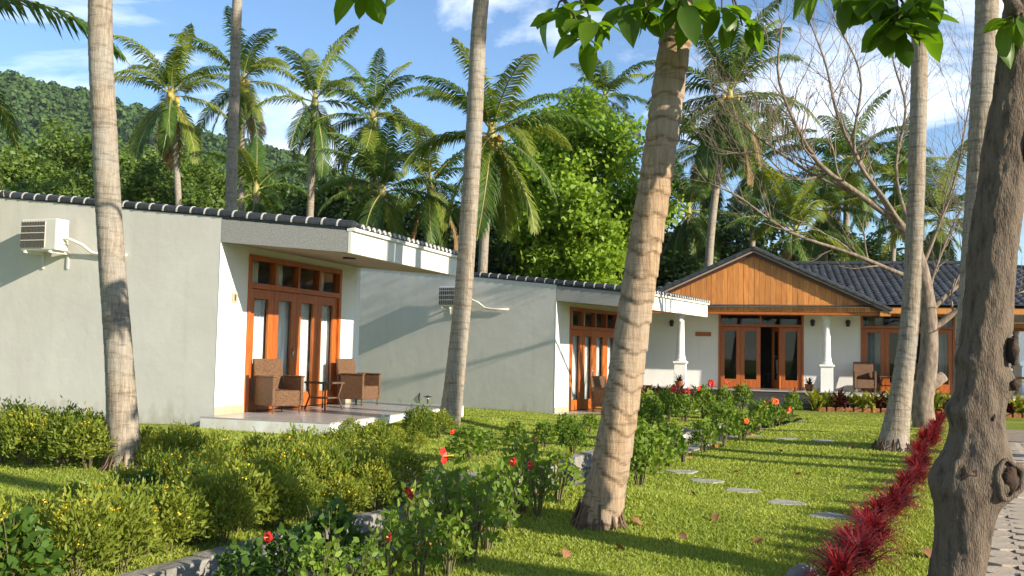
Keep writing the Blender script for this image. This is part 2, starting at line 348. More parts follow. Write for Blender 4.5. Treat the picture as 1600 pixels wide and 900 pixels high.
m, nt, b = nodes('sea_water')
b.inputs['Base Color'].default_value = (.05,.12,.17,1); b.inputs['Roughness'].default_value = .12
n = nt.nodes.new('ShaderNodeTexNoise'); n.inputs['Scale'].default_value = .8; n.inputs['Detail'].default_value = 6
g = nt.nodes.new('ShaderNodeNewGeometry'); nt.links.new(g.outputs['Position'], n.inputs['Vector'])
bp = nt.nodes.new('ShaderNodeBump'); bp.inputs['Strength'].default_value = .5; bp.inputs['Distance'].default_value = .4
nt.links.new(n.outputs['Fac'], bp.inputs['Height']); nt.links.new(bp.outputs['Normal'], b.inputs['Normal'])
tag(MB().add([(30,-3000,-1.1),(12000,-3000,-1.1),(12000,12000,-1.1),(30,12000,-1.1)], [(0,1,2,3)]).build('sea', m), kind='structure')

def hill_h(x, y):
    # long forested ridge to the left, falling to the right
    rdg = np.interp(x, [-1300,-900,-600,-405,-340,-304,-228,-177,-132,-40,80,250], [120,190,213,205,196,183,160,147,131,92,48,0])
    r1 = rdg*np.exp(-(((y-760)/230)**2))
    w = 7*np.sin(x*.021+1)*np.sin(y*.017)+4*np.sin(x*.05+y*.03)
    return r1+w*np.clip(r1/60, 0, 1)*np.clip((760-y)/150, .15, 1) - 3
hx = np.linspace(-1250, 330, 90); hy = np.linspace(330, 1300, 60)
HX, HY = np.meshgrid(hx, hy); HZ = hill_h(HX, HY)
nv = len(hx); ii, jj = np.meshgrid(np.arange(len(hy)-1), np.arange(nv-1), indexing='ij'); q = (ii*nv+jj).ravel()
me = bpy.data.meshes.new('hill'); me.from_pydata(np.stack([HX.ravel(),HY.ravel(),HZ.ravel()],1).tolist(), [], np.stack([q,q+1,q+nv+1,q+nv],1).tolist())
me.materials.append(mat('hill_ground', (.03,.055,.015), (.05,.075,.02), .02, .95))
tag(link('hill', me), kind='structure')

def numpy_mesh(name, V, faces_n, mats, parent=None, midx=None):
    """V: (n*k,3), every k vertices form one polygon"""
    k = faces_n; nf = len(V)//k
    me = bpy.data.meshes.new(name)
    me.vertices.add(len(V)); me.vertices.foreach_set('co', np.asarray(V, np.float32).ravel())
    me.loops.add(len(V)); me.loops.foreach_set('vertex_index', np.arange(len(V), dtype=np.int32))
    me.polygons.add(nf); me.polygons.foreach_set('loop_start', np.arange(0, len(V), k, dtype=np.int32))
    me.polygons.foreach_set('loop_total', np.full(nf, k, np.int32))
    for mm in (mats if isinstance(mats, (list,tuple)) else [mats]): me.materials.append(mm)
    if midx is not None: me.polygons.foreach_set('material_index', np.asarray(midx, np.int32))
    me.update(calc_edges=True)
    return me
rng = np.random.default_rng(11)
# forest on the hill: every crown a rough ball of leaf-clump facets
def unit(n):
    v = rng.normal(size=(n,3)); return v/np.linalg.norm(v,axis=1,keepdims=True)
def leaf_quads(C, D, U, ln, wd, fold=0.0):
    """rhombic leaves: centre C, length axis D, side axis U"""
    ln = np.asarray(ln).reshape(-1,1); wd = np.asarray(wd).reshape(-1,1)
    a = C-D*ln*.5; c = C+D*ln*.5; b_ = C+U*wd*.5-D*ln*.05; d_ = C-U*wd*.5-D*ln*.05
    return np.stack([a,b_,c,d_],1).reshape(-1,3)
def leaf_ovate(C, D, U, ln, wd):
    ln = np.asarray(ln).reshape(-1,1); wd = np.asarray(wd).reshape(-1,1)
    return np.stack([C-D*ln*.5, C-D*ln*.22+U*wd*.46, C+D*ln*.12+U*wd*.40, C+D*ln*.5, C+D*ln*.12-U*wd*.40, C-D*ln*.22-U*wd*.46],1).reshape(-1,3)
def rand_frame(n, bias=None, amt=0.0):
    D = unit(n)
    if bias is not None: D = D+np.asarray(bias)*amt; D /= np.linalg.norm(D,axis=1,keepdims=True)
    U = np.cross(D, unit(n)); U /= np.linalg.norm(U,axis=1,keepdims=True)
    return D, U
hp = []
cand = np.stack([rng.uniform(-900,250,52000), rng.uniform(380,800,52000)],1)
hh = hill_h(cand[:,0], cand[:,1]); keep = hh > 1
cand = cand[keep]; hh = hh[keep]
uu = 800+1500*cand[:,0]/cand[:,1]
keep = (uu > -150) & (uu < 800); cand = cand[keep]; hh = hh[keep]
nq = 26
n_c = len(cand)
rad = np.clip(rng.lognormal(.95,.38,n_c),1.3,6.5)
ctr = np.stack([cand[:,0],cand[:,1],hh+rad*.9],1)
uv = unit(n_c*nq); uv[:,2] = np.abs(uv[:,2])*1.0-.15
Cc = np.repeat(ctr,nq,0)+uv*np.repeat(rad,nq)[:,None]*rng.uniform(.8,1.05,(n_c*nq,1))
nrm = uv+unit(n_c*nq)*.55; nrm /= np.linalg.norm(nrm,axis=1,keepdims=True)
D = np.cross(nrm, unit(n_c*nq)); D /= np.linalg.norm(D,axis=1,keepdims=True); U = np.cross(nrm,D)
sz = np.repeat(rad,nq)*rng.uniform(.42,.75,n_c*nq)
V = leaf_quads(Cc,D,U,sz,sz*.9)
me = numpy_mesh('hill_forest', V, 4, K['canopy'])
tag(link('hill_forest', me), 'dense dark green forest covering the far hillside', 'forest', kind='stuff')
print('hill crowns', n_c)

# far mountain across the bay
mb = MB(); prof = [(0,0),(260,150),(520,330),(760,420),(1000,300),(1300,360),(1700,180),(2100,90),(2600,0)]
for i,(a,h) in enumerate(prof):
    for j in range(5):
        t = j/4; mb.v.append((2000+a, 5200+abs(t-.5)*-900+450+120*math.sin(a*.01+j), -3+h*(1-abs(t-.5)*2)*(1+.1*math.sin(a*.02+j*2))))
for i in range(len(prof)-1):
    for j in range(4): mb.f.append((i*5+j,(i+1)*5+j,(i+1)*5+j+1,i*5+j+1)); mb.m.append(0)
tag(mb.build('far_mountain', mat('far_mountain_forest', (.05,.075,.05), (.07,.095,.06), .01, 1), smooth=True), kind='structure')

# paved path on the right of the garden: hexagonal pavers on a sand bed
PE0, PE1 = Vector((2.75,6.0)), Vector((9.9,20.9))
pd = (PE1-PE0).normalized(); pn = Vector((pd.y,-pd.x))
path = empty('path', (0,0,0)); tag(path, kind='structure')
mb = MB()
pa = PE0-pd*9; pb = PE1+pd*1.2
for i in range(60):
    t0, t1 = i/60, (i+1)/60
    a0 = pa.lerp(pb,t0); a1 = pa.lerp(pb,t1)
    ws = [0, 1.5, 3, 6, 12]
    for w0, w1 in zip(ws[:-1], ws[1:]):
        ps = [a0+pn*w0, a0+pn*w1, a1+pn*w1, a1+pn*w0]
        mb.add([(p.x,p.y,gz(p.x,p.y)+.012) for p in ps], [(0,1,2,3)])
mb.build('sand_bed', mat('sandy_soil', (.30,.23,.15), (.20,.15,.10), 5, .95, .6, 30), path)
hexm = MB(); r0 = .15
hexm.prism([(r0*.955*math.cos(R(60*k)), r0*.955*math.sin(R(60*k))) for k in range(6)], 'z', 0, .045)
hexme = None; cnt = 0
for i in range(-40, 130):
    for j in range(0, 26):
        p = PE0+pd*(i*r0*1.732+(j%2)*r0*.866)+pn*(.28+j*r0*1.5)
        if p.y < 4.2 or p.y > 21.8: continue
        uvx = 800+1500*p.x/p.y
        if uvx > 1760 or uvx < 1300: continue
        if cnt >= 300: continue
        if hexme is None: ob = hexm.build('paver', K['paver'], path); hexme = ob.data
        else: ob = link('paver', hexme, path)
        ob.location = (p.x,p.y,gz(p.x,p.y)+.012+random.uniform(-.006,.006)); ob.rotation_euler = (random.gauss(0,.01),random.gauss(0,.01),-R(25.6)+R(30)); cnt += 1
print('pavers', cnt)

# ------------------------------------------------------------------ garden channel
def G(al, ac): return Vector((-0.7+GD[0]*al+GD[1]*ac, 9.0+GD[1]*al-GD[0]*ac))
def wall_run(parent, name, a0, a1, ac, w, ztop, zbot=-.66):
    mb = MB(); n = max(1,int(abs(a1-a0)/.9))
    for i in range(n):
        s0 = a0+(a1-a0)*i/n; s1 = a0+(a1-a0)*(i+1)/n - .006
        c = [G(s0,ac-w/2),G(s0,ac+w/2),G(s1,ac+w/2),G(s1,ac-w/2)]
        zt = [gz(*(G((s0+s1)/2,-.4)))+ztop+random.uniform(-.008,.008)]*4
        mb.hexa([(p.x,p.y,zbot) for p in c]+[(p.x,p.y,z) for p,z in zip(c,zt)])
    return mb.build(name, K['conc'], parent, bevel=.012)
ch = empty('garden_channel', (*G(0,0),0), 0, 'low weathered concrete water channel running through the flower beds', 'channel')
ch.matrix_world = Matrix.Identity(4)
wall_run(ch,'channel_wall',-5.9,-.02,-.03,.17,.02); wall_run(ch,'channel_wall',1.4,4.6,-.03,.17,.06); wall_run(ch,'channel_wall',4.6,17.6,-.03,.17,.03)
wall_run(ch,'channel_wall',-5.9,17.6,CHW+.03,.18,.0)
mb = MB(); c = [G(1.33,-1.6),G(1.33,.1),G(1.53,.1),G(1.53,-1.6)]; mb.hexa([(p.x,p.y,-.66) for p in c]+[(p.x,p.y,.07) for p in c]); mb.build('cross_wall', K['conc'], ch, bevel=.012)
mb = MB(); c = [G(-.16,-1.6),G(-.16,-.14),G(.02,-.14),G(.02,-1.6)]; mb.hexa([(p.x,p.y,-.66) for p in c]+[(p.x,p.y,.03) for p in c]); mb.build('cross_wall', K['conc'], ch, bevel=.012)
m, nt, b = nodes('channel_water'); b.inputs['Base Color'].default_value = (.035,.035,.018,1); b.inputs['Roughness'].default_value = .06
n = nt.nodes.new('ShaderNodeTexNoise'); n.inputs['Scale'].default_value = 6; bp = nt.nodes.new('ShaderNodeBump'); bp.inputs['Strength'].default_value = .12; bp.inputs['Distance'].default_value = .05
nt.links.new(n.outputs['Fac'], bp.inputs['Height']); nt.links.new(bp.outputs['Normal'], b.inputs['Normal'])
mb = MB()
for (a0,a1,c0,c1) in [(-5.9,17.6,.05,CHW-.05),(.03,1.33,-1.58,.05)]:
    ps = [G(a0,c0),G(a0,c1),G(a1,c1),G(a1,c0)]; mb.add([(p.x,p.y,-.10) for p in ps], [(0,1,2,3)])
mb.build('water', m, ch)
# rough orange edging blocks on the lawn side of the bed
edg = empty('bed_edging', (*G(0,1.7),0), 0, 'row of rough orange brick lumps edging the hibiscus bed beside the lawn', 'edging')
edg.matrix_world = Matrix.Identity(4)
bl = None
for i in range(64):
    al = -5.2+i*.24
    if al > 9.6: break
    if random.random() < (.5 if al < 1.5 else .8): continue
    p = G(al, CHW+.26+.06*math.sin(i*1.7))
    if bl is None:
        mb = MB(); mb.box(-.11,.11,-.06,.06,-.06,.09); ob = mb.build('edging_block', K['terra'], edg, bevel=.025); bl = ob.data
    else:
        ob = link('edging_block', bl, edg, .025)
    ob.location = (p.x,p.y,gz(p.x,p.y)+random.uniform(-.05,.01)); ob.rotation_euler = (random.gauss(0,.15),random.gauss(0,.15),R(65)+random.gauss(0,.25)); s = random.uniform(.5,.95); ob.scale = (s,s,random.uniform(.5,.9))

# stepping stones
for k,(u,v) in enumerate([(1065,737),(1103,752),(1159,767),(1228,786),(1298,807),(1177,682),(1230,686),(1288,689)]):
    p = ground(u,v); mb = MB(); a = [.17*(1+.12*math.sin(3*t+k)+.06*math.sin(5*t+k*2)) for t in [2*math.pi*i/18 for i in range(18)]]
    mb.prism([(a[i]*1.12*math.cos(2*math.pi*i/18), a[i]*math.sin(2*math.pi*i/18)) for i in range(18)], 'z', -.05, .010)
    o = mb.build('stepping_stone', K['stone'], None, bevel=.012); o.location = p
    tag(o, 'flat round grey stepping stone set in the sunny lawn' if k < 5 else 'small flat stepping stone in the lawn before the flower border', 'stepping stone', 'stepping stones in the lawn')
p = ground(1252,905); mb = MB()
mb.lathe([(.02,-.05),(.17,-.02),(.19,.04),(.15,.09),(.07,.12),(.01,.125)], 12)
mb.v = [(x*(1+.15*math.sin(7*y+3)),y*(.75+.1*math.sin(9*x)),z*(1+.25*math.sin(6*x+5*y))) for x,y,z in mb.v]
o = mb.build('rock', K['rock'], None, smooth=True); o.location = p; o.scale = (.55,.55,.7); tag(o, 'rounded grey rock lying at the lawn edge', 'rock')

# ------------------------------------------------------------------ joinery shared by the buildings
def door_leaf(parent, y0, y1, z0, z1, x, kp, curtain=None, handle=False, th=.05, name='door_leaf', st=.17):
    """glazed leaf in the plane x (thickness th towards -x)"""
    mb = MB(); bot = .16
    mb.box(x-th,x,y0,y0+st,z0,z1); mb.box(x-th,x,y1-st,y1,z0,z1)
    mb.box(x-th+.002,x-.002,y0+st,y1-st,z0,z0+bot+.12); mb.box(x-th+.002,x-.002,y0+st,y1-st,z1-st,z1)
    d = mb.build(name, K['wood'], parent, bevel=.006)
    MB().box(x-th*.6,x-th*.45,y0+st-.01,y1-st+.01,z0+bot+.11,z1-st+.01).build('pane', K['glass'], d)
    if handle:
        h = MB(); h.box(x,x+.012,y1-st*.62,y1-st*.38,z0+.92,z0+1.14); h.tube([(x+.012,y1-st*.5,z0+1.06),(x+.05,y1-st*.5,z0+1.06),(x+.055,y1-st*.5-.11,z0+1.06)],.011,8)
        h.build('door_handle', K['metal'], d, smooth=True)
    return d
def curtain(parent, y0, y1, z0, z1, x, m, amp=.035, per=.11, seed=0):
    mb = MB(); n = max(8,int((y1-y0)/.018)); rr = random.Random(seed)
    ph = rr.uniform(0,6); pts = []
    for i in range(n+1):
        y = y0+(y1-y0)*i/n
        pts.append((x+amp*math.sin(2*math.pi*y/per+ph+1.2*math.sin(y*7))*(.7+.3*math.sin(y*13)), y))
    for z in (z0, (z0+z1)/2, z1):
        for px,py in pts: mb.v.append((px+(.01*math.sin(py*20) if z<z1 else 0),py,z))
    for r_ in range(2):
        for i in range(n): a = r_*(n+1)+i; mb.f.append((a,a+1,a+n+2,a+n+1)); mb.m.append(0)
    o = mb.build('curtain', m, parent, smooth=True)
    s = o.modifiers.new('thick','SOLIDIFY'); s.thickness = .004
    return o
def pillar(parent, x, y, z0, z1, s=1.0):
    c = MB(); w = .19*s
    c.box(x-w,x+w,y-w,y+w,z0,z0+.80); o = c.build('plinth', K['white'], parent, bevel=.008)
    c = MB(); c.box(x-w-.04,x+w+.04,y-w-.04,y+w+.04,z0+.80,z0+.87); c.build('plinth_cap', K['white'], parent, bevel=.012)
    zb = z0+.87; H = z1-zb
    prof = [(.185,0),(.19,.03),(.17,.07),(.155,.09),(.165,.12),(.15,.16),(.135,.25),(.125,H*.5),(.112,H-.36),(.125,H-.35),(.125,H-.32),(.112,H-.30),(.115,H-.2),(.15,H-.12),(.16,H-.06),(.16,H)]
    c = MB(); c.lathe([(r*s,zb+z) for r,z in prof], 24, (x,y)); c.build('column_shaft', K['white'], parent, smooth=True)

def tilefield(name, parent, o, ux, uy, un, nx, ny, tw, tl, mats, clip=None):
    """S-tile courses as one mesh: o origin at eave, ux along eave, uy up slope, un normal"""
    mb = MB(); o, ux, uy, un = map(Vector,(o,ux,uy,un)); sg = 6
    for j in range(ny):
        for i in range(nx):
            a = o+ux*(i*tw)+uy*(j*tl)
            if clip and not clip(a+ux*tw*.5+uy*tl*.5): continue
            b = len(mb.v)
            for e,(dy,lift) in enumerate(((-.02,.045),(tl+.02,.0))):
                for k in range(sg+1):
                    t = k/sg; h = (math.sin(math.pi*t*1.0)**.8)*.055 if t<1 else 0
                    mb.v.append(tuple(a+ux*(t*tw)+uy*dy+un*(h+lift)))
            for k in range(sg): mb.f.append((b+k,b+k+1,b+sg+2+k,b+sg+1+k)); mb.m.append(0)
            mb.f.append(tuple(b+k for k in range(sg,-1,-1))); mb.m.append(0)
    return tag(mb.build(name, mats, parent, smooth=False), kind='stuff')

captile_me = None
def cap_tiles(parent, name, p0, p1, n, r=.085, up=Vector((0,0,1)), joint='mortar'):
    """half-round tiles laid end to end from p0 to p1, each its own object"""
    p0, p1 = Vector(p0), Vector(p1); d = (p1-p0)/n; L = d.length
    mb = MB(); sg = 8
    for x_,rr in ((0,r*.94),(L*.90,r*1.0)):
        for k in range(sg+1):
            a = math.pi*1.16*(k/sg)-math.pi*.08; mb.v.append((x_,rr*math.cos(a),rr*math.sin(a)))
    for k in range(sg): mb.f.append((k,k+1,sg+2+k,sg+1+k)); mb.m.append(0)
    b = len(mb.v)
    for x_,rr in ((L*.90,r*1.08),(L*1.0,r*1.08)):
        for k in range(sg+1):
            a = math.pi*1.16*(k/sg)-math.pi*.08; mb.v.append((x_,rr*math.cos(a),rr*math.sin(a)))
    for k in range(sg): mb.f.append((b+k,b+k+1,b+sg+2+k,b+sg+1+k)); mb.m.append(1)
    mb.f.append(tuple(range(sg,-1,-1))); mb.m.append(0)
    mb.f.append(tuple(b+k for k in range(sg,-1,-1))); mb.m.append(1); mb.f.append(tuple(b+sg+1+k for k in range(sg+1))); mb.m.append(1)
    xa = d.normalized(); ya = up.cross(xa).normalized(); za = xa.cross(ya)
    M4 = Matrix((xa,ya,za)).transposed().to_4x4(); me0 = None
    for i in range(n):
        if me0 is None: o = mb.build(name, [K['tile'],K[joint]], parent); me0 = o.data
        else: o = link(name, me0, parent)
        o.matrix_basis = Matrix.Translation(p0+d*i+za*random.uniform(-.006,.006)) @ M4

# ------------------------------------------------------------------ bungalows
def bungalow(origin, ang, label, group, grey, doors_curtain=True, number=True):
    B = empty('bungalow', origin, -R(ang), label, 'bungalow', group)
    WX, WY = -9.0, 5.15                       # wall length to the back, width along the front
    def zr(x): return 3.56 - (x)*0.100        # underside of the tiles along x
    g = K[grey]
    # side walls: sloped prisms
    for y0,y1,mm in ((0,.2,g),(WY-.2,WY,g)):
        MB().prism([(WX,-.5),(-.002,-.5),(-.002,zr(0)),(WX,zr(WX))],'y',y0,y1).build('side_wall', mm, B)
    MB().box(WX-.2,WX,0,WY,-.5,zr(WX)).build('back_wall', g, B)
    D0, D1, DZ = .85, 4.27, 3.02
    mb = MB(); mb.box(-.2,0,.2,D0,-.5,3.2); mb.box(-.2,0,D1,WY-.2,-.5,3.2); mb.box(-.2,-.001,D0,D1,DZ,3.2)
    mb.add([(.0,-.003,-.5),(.0,.2,-.5),(.0,.2,3.14),(.0,-.003,3.14)],[(0,1,2,3)])
    mb.box(-.003,.003,-.004,.2,-.5,3.14); mb.box(-.003,.003,WY-.2,WY,-.5,3.14)
    mb.build('front_wall', K['white'], B)
    for ya,yb in ((0,D0),(D1,WY)): MB().box(.004,.016,ya,yb,.203,.34).build('skirting', K['base'], B)
    # roof
    rf = MB().prism([(WX-.3,zr(WX-.3)-.02),(2.36,zr(2.36)-.02),(2.36,zr(2.36)+.03),(WX-.3,zr(WX-.3)+.03)],'y',.02,WY+.02).build('roof', K['tile'], B)
    n = 56; d = Vector((-1,0,.1)).normalized()
    tilefield('roof_tiles', rf, (2.44,.1,zr(2.44)+.03), (0,1,0), tuple(d), (0.0995,0,.995), 25, 36, .204, .33, [K['tilefield']])
    cap_tiles(rf, 'rake_tile', (2.50,.06,zr(2.50)+.05), (-8.9,.06,zr(-8.9)+.05), 40, .095)
    # rake beam and eave fascia
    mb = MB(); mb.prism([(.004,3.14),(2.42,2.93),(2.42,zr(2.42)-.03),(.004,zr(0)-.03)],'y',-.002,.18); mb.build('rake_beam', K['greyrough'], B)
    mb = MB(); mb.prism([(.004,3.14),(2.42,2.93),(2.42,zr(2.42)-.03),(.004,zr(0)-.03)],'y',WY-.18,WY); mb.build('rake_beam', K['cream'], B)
    mb = MB(); mb.box(2.424,2.49,-.004,WY+.004,2.915,zr(2.42)-.045); mb.build('eave_fascia', K['cream'], B, bevel=.006)
    mb = MB(); mb.box(2.40,2.55,-.01,WY+.01,zr(2.42)-.044,zr(2.42)+.012); mb.build('eave_moulding', K['cream'], B, bevel=.006)
    mb = MB(); mb.prism([(.005,3.15),(2.42,2.95),(2.42,2.99),(.005,3.19)],'y',.18,WY-.18); so_ = mb.build('soffit', K['soffit'], B)
    MB().lathe([(.11,2.985),(.12,3.0),(.11,3.03)],16,(1.55,1.7)).build('ceiling_lamp', K['black'], B)
    # scalloped tile noses along the eave
    mb = MB(); sg = 8; r = .062
    for x_ in (2.40,2.585):
        for k in range(sg+1):
            a = math.pi*k/sg; mb.v.append((x_,r*math.cos(a)*1.25,r*1.1*math.sin(a)))
    for k in range(sg): mb.f.append((k,k+1,sg+2+k,sg+1+k)); mb.m.append(0)
    b0 = len(mb.v)
    for k in range(sg+1):
        a = math.pi*k/sg; mb.v.append((2.586,r*math.cos(a)*1.3,r*1.15*math.sin(a)))
    for k in range(sg+1):
        a = math.pi*k/sg; mb.v.append((2.57,r*math.cos(a)*.7,r*.6*math.sin(a)))
    for k in range(sg): mb.f.append((b0+k,b0+k+1,b0+sg+2+k,b0+sg+1+k)); mb.m.append(1)
    mb.f.append(tuple(b0+sg+1+k for k in range(sg+1))); mb.m.append(0)
    me0 = None
    for i in range(25):
        if me0 is None: o = mb.build('eave_tile', [K['tile'],K['mortar']], rf); me0 = o.data
        else: o = link('eave_tile', me0, rf)
        o.location = (0,.1+.2*(i+.5),zr(2.5)+.025)
    # door set
    fr = MB(); j = .09
    fr.box(-.14,.03,D0,D0+j,.2,DZ); fr.box(-.14,.03,D1-j,D1,.2,DZ); fr.box(-.138,.028,D0+j,D1-j,DZ-j,DZ); fr.box(-.136,.026,D0+j,D1-j,2.42,2.52)
    mid = (D0+D1)/2
    for yy in (D0+j+.81, mid, D1-j-.81): fr.box(-.13,.02,yy-.03,yy+.03,2.52,DZ-j)
    f_ = fr.build('door_frame', K['wood'], B, bevel=.006)
    q = (D1-D0-2*j)/4
    for i in range(4):
        y0 = D0+j+i*q
        MB().box(-.07,-.062,y0+.02,y0+q-.02,2.53,DZ-j-.005).build('transom_pane', K['glass'], f_)
        door_leaf(B, y0+.004, y0+q-.004, .215, 2.415, -.02, 'wood', handle=(i==1))
        curtain(B, y0+.06, y0+q-.07, .24, 2.46, -.155, K['curtain'], .03, seed=i)
        if i != 2: curtain(B, y0+.10, y0+q-.3, 2.50, DZ-.05, -.19, K['curtain'], .03, seed=i+9)
    for ya in (D0,D1-j): MB().box(.031,.038,ya,ya+j,.205,.86).build('jamb_kick_plate', K['dwood'], B)
    # room behind the glass
    mb = MB(); mb.box(-4.2,-.21,.21,WY-.21,.16,.2); mb.box(-4.3,-4.2,.21,WY-.21,.2,3.1); mb.box(-4.2,-.21,.21,WY-.21,3.1,3.14); mb.build('room', K['room'], B)
    # terrace
    t = MB(); t.box(.004,2.42,-.38,WY+.25,-.5,.178); T = t.build('terrace', K['white'], B, bevel=.006)
    me0 = None
    for ix in range(4):
        for iy in range(10):
            x0, y0 = .006+ix*.604, -.38+iy*.577
            if me0 is None: mb = MB(); mb.box(0,.60,0,.573,0,.024); o = mb.build('floor_tile', K['floor'], T); me0 = o.data
            else: o = link('floor_tile', me0, T)
            o.location = (x0,y0,.179+random.uniform(-.0006,.0006))
    if number:
        p = MB(); p.box(.004,.022,.38,.52,2.13,2.31); pl = p.build('number_plate', K['base'], B, bevel=.004)
        MB().box(.0225,.026,.425,.475,2.16,2.27).build('plate_mark', K['metal'], pl)
    return B
def loc(o, x, y, z=0): return o.matrix_world @ Vector((x,y,z))
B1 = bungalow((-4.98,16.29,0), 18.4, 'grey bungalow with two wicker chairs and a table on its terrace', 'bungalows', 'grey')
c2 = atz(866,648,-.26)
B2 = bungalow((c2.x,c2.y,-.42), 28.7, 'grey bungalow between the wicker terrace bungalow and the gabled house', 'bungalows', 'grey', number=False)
bpy.context.view_layer.update()

# air conditioners on the side walls
def aircon(B, x, z, label):
    A = empty('air_conditioner', loc(B,x,0,z), B.rotation_euler.z, label, 'air conditioner', 'outdoor air conditioner units')
    w,h,d = .80,.56,.30
    cs = MB().box(-w/2,w/2,-d-.14,-.14,0,h).build('casing', K['acwhite'], A, bevel=.02)
    # fan grille of vertical slats on the face towards the garden
    gx0,gx1 = -w/2+.03, w/2-.24
    MB().box(gx0,gx1,-d-.148,-d-.141,.05,h-.05).build('grille_back', K['acwhite'], cs)
    me0 = None
    for k in range(9):
        if me0 is None: mb = MB(); mb.box(-.016,.016,-d-.165,-d-.149,.05,h-.05); o = mb.build('slat', K['acdark'], cs); me0 = o.data
        else: o = link('slat', me0, cs)
        o.location.x = gx0+.02+k*(gx1-gx0-.04)/8
    mb = MB()
    for zz in (.17,.30,.42): mb.box(gx0,gx1,-d-.17,-d-.166,zz,zz+.014)
    mb.build('grille_bar', K['acwhite'], cs)
    MB().box(w/2+.001,w/2+.03,-d-.06,-.2,.12,.46).build('valve_cover', K['acwhite'], cs, bevel=.01)
    for xx in (-.28,.28):
        mb = MB(); mb.box(xx-.02,xx+.02,-d-.16,-.002,-.045,-.003); mb.box(xx-.02,xx+.02,-.02,-.002,-.3,-.045); mb.build('bracket', K['acwhite'], A)
    mb = MB(); mb.tube([(w/2+.03,-.3,.2),(w/2+.14,-.28,.21),(w/2+.3,-.14,.12),(w/2+.45,-.05,-.02),(w/2+.7,-.045,-.06),(w/2+1.2,-.045,-.07)],[.022,.026,.028,.028,.026,.022],10); mb.build('pipe', K['acwhite'], A, smooth=True)
    return A
aircon(B1, -3.5, 3.0, 'white air conditioner unit on the wall of the wicker terrace bungalow')
aircon(B2, -3.0, 2.98, 'white air conditioner unit on the wall of the farther bungalow')

# wicker chairs and tables
def wicker_chair(loc_, az, label, group, name='wicker_armchair'):
    """faces local +x"""
    A = empty(name, loc_, az, label, 'armchair', group)
    MB().box(-.28,.30,-.26,.26,.13,.40).build('seat', K['wicker'], A, bevel=.015)
    mb = MB(); mb.hexa([(-.30,-.31,.13),(-.23,-.31,.13),(-.23,.31,.13),(-.30,.31,.13),(-.40,-.30,.95),(-.345,-.30,.95),(-.345,.30,.95),(-.40,.30,.95)]); mb.build('backrest', K['wicker'], A, bevel=.015)
    for s in (-1,1):
        mb = MB(); y0,y1 = (s*.265,s*.325) if s>0 else (-.325,-.265); mb.box(-.24,.31,y0,y1,.13,.63); mb.box(-.25,.325,y0-.012,y1+.012,.63,.66); mb.build('arm', K['wicker'], A, bevel=.012)
    for sx in (-.27,.27):
        for sy in (-.28,.28): MB().tube([(sx,sy,.0),(sx,sy,.14)],[.016,.02],8).build('leg', K['wicker'], A)
    return A
def small_table(loc_, az, label):
    A = empty('side_table', loc_, az, label, 'table')
    MB().box(-.27,.27,-.27,.27,.49,.52).build('table_rim', K['wicker'], A, bevel=.008)
    MB().box(-.265,.265,-.265,.265,.521,.53).build('glass_top', mat('dark_glass_top', (.05,.05,.05), None, 4, .06), A)
    for sx in (-1,1):
        for sy in (-1,1): MB().tube([(sx*.25,sy*.25,0),(sx*.19,sy*.19,.25),(sx*.235,sy*.235,.49)],[.017,.016,.02],8).build('leg', K['wicker'], A, smooth=True)
    MB().box(-.18,.18,-.18,.18,.21,.235).build('lower_shelf', K['wicker'], A)
    return A
wicker_chair(loc(B1,.48,1.2,.203), -R(18.4+24), 'brown wicker armchair left of the small table by the near bungalow door', 'wicker armchairs')
wicker_chair(loc(B1,.62,4.05,.203), -R(18.4+8), 'brown wicker armchair at the far end of the near bungalow terrace', 'wicker armchairs')
small_table(loc(B1,.72,2.42,.203), -R(30), 'small square wicker table with dark glass top between two armchairs')
wicker_chair(loc(B2,.75,1.75,.203), -R(28.7+20), 'brown wicker armchair before the curtained door of the farther bungalow', 'wicker armchairs')
wicker_chair(loc(B2,.75,4.1,.203), -R(28.7), 'brown wicker armchair beside the leaning palm, farther bungalow terrace', 'wicker armchairs')

# ------------------------------------------------------------------ main house
mo = atz(1122,605,.3)
H = empty('main_house', (mo.x,mo.y,0), -R(14), 'white house with orange timber gable, dark tiled roof and columned porch', 'house')
bpy.context.view_layer.update()
FZ, WT = .3, 2.9                                 # floor level, wall top
X0, X1, D = -2.5, 7.75, 8.0
D1a, D1b = 0.0, 2.75; W1a, W1b = 4.52, 7.36
mb = MB(); t = .2
mb.box(X0,D1a,0,t,FZ-.6,WT); mb.box(D1b,W1a,0,t,FZ-.6,WT); mb.box(W1b,X1,0,t,FZ-.6,WT); mb.box(D1a,D1b,0,t,2.8,WT); mb.box(W1a,W1b,0,t,2.8,WT)
mb.build('front_wall', K['white'], H)
mb = MB(); mb.box(X0,X0+t,t,D,FZ-.6,WT); mb.box(X1-t,X1,t,D,FZ-.6,WT); mb.box(X0,X1,D,D+t,FZ-.6,WT); mb.build('side_walls', K['white'], H)
mb = MB(); mb.box(X0+t,X1-t,3.6,3.7,FZ,WT); mb.box(X0+t,X1-t,t,3.6,WT+.03,WT+.06); mb.build('room_lining', K['dark'], H)
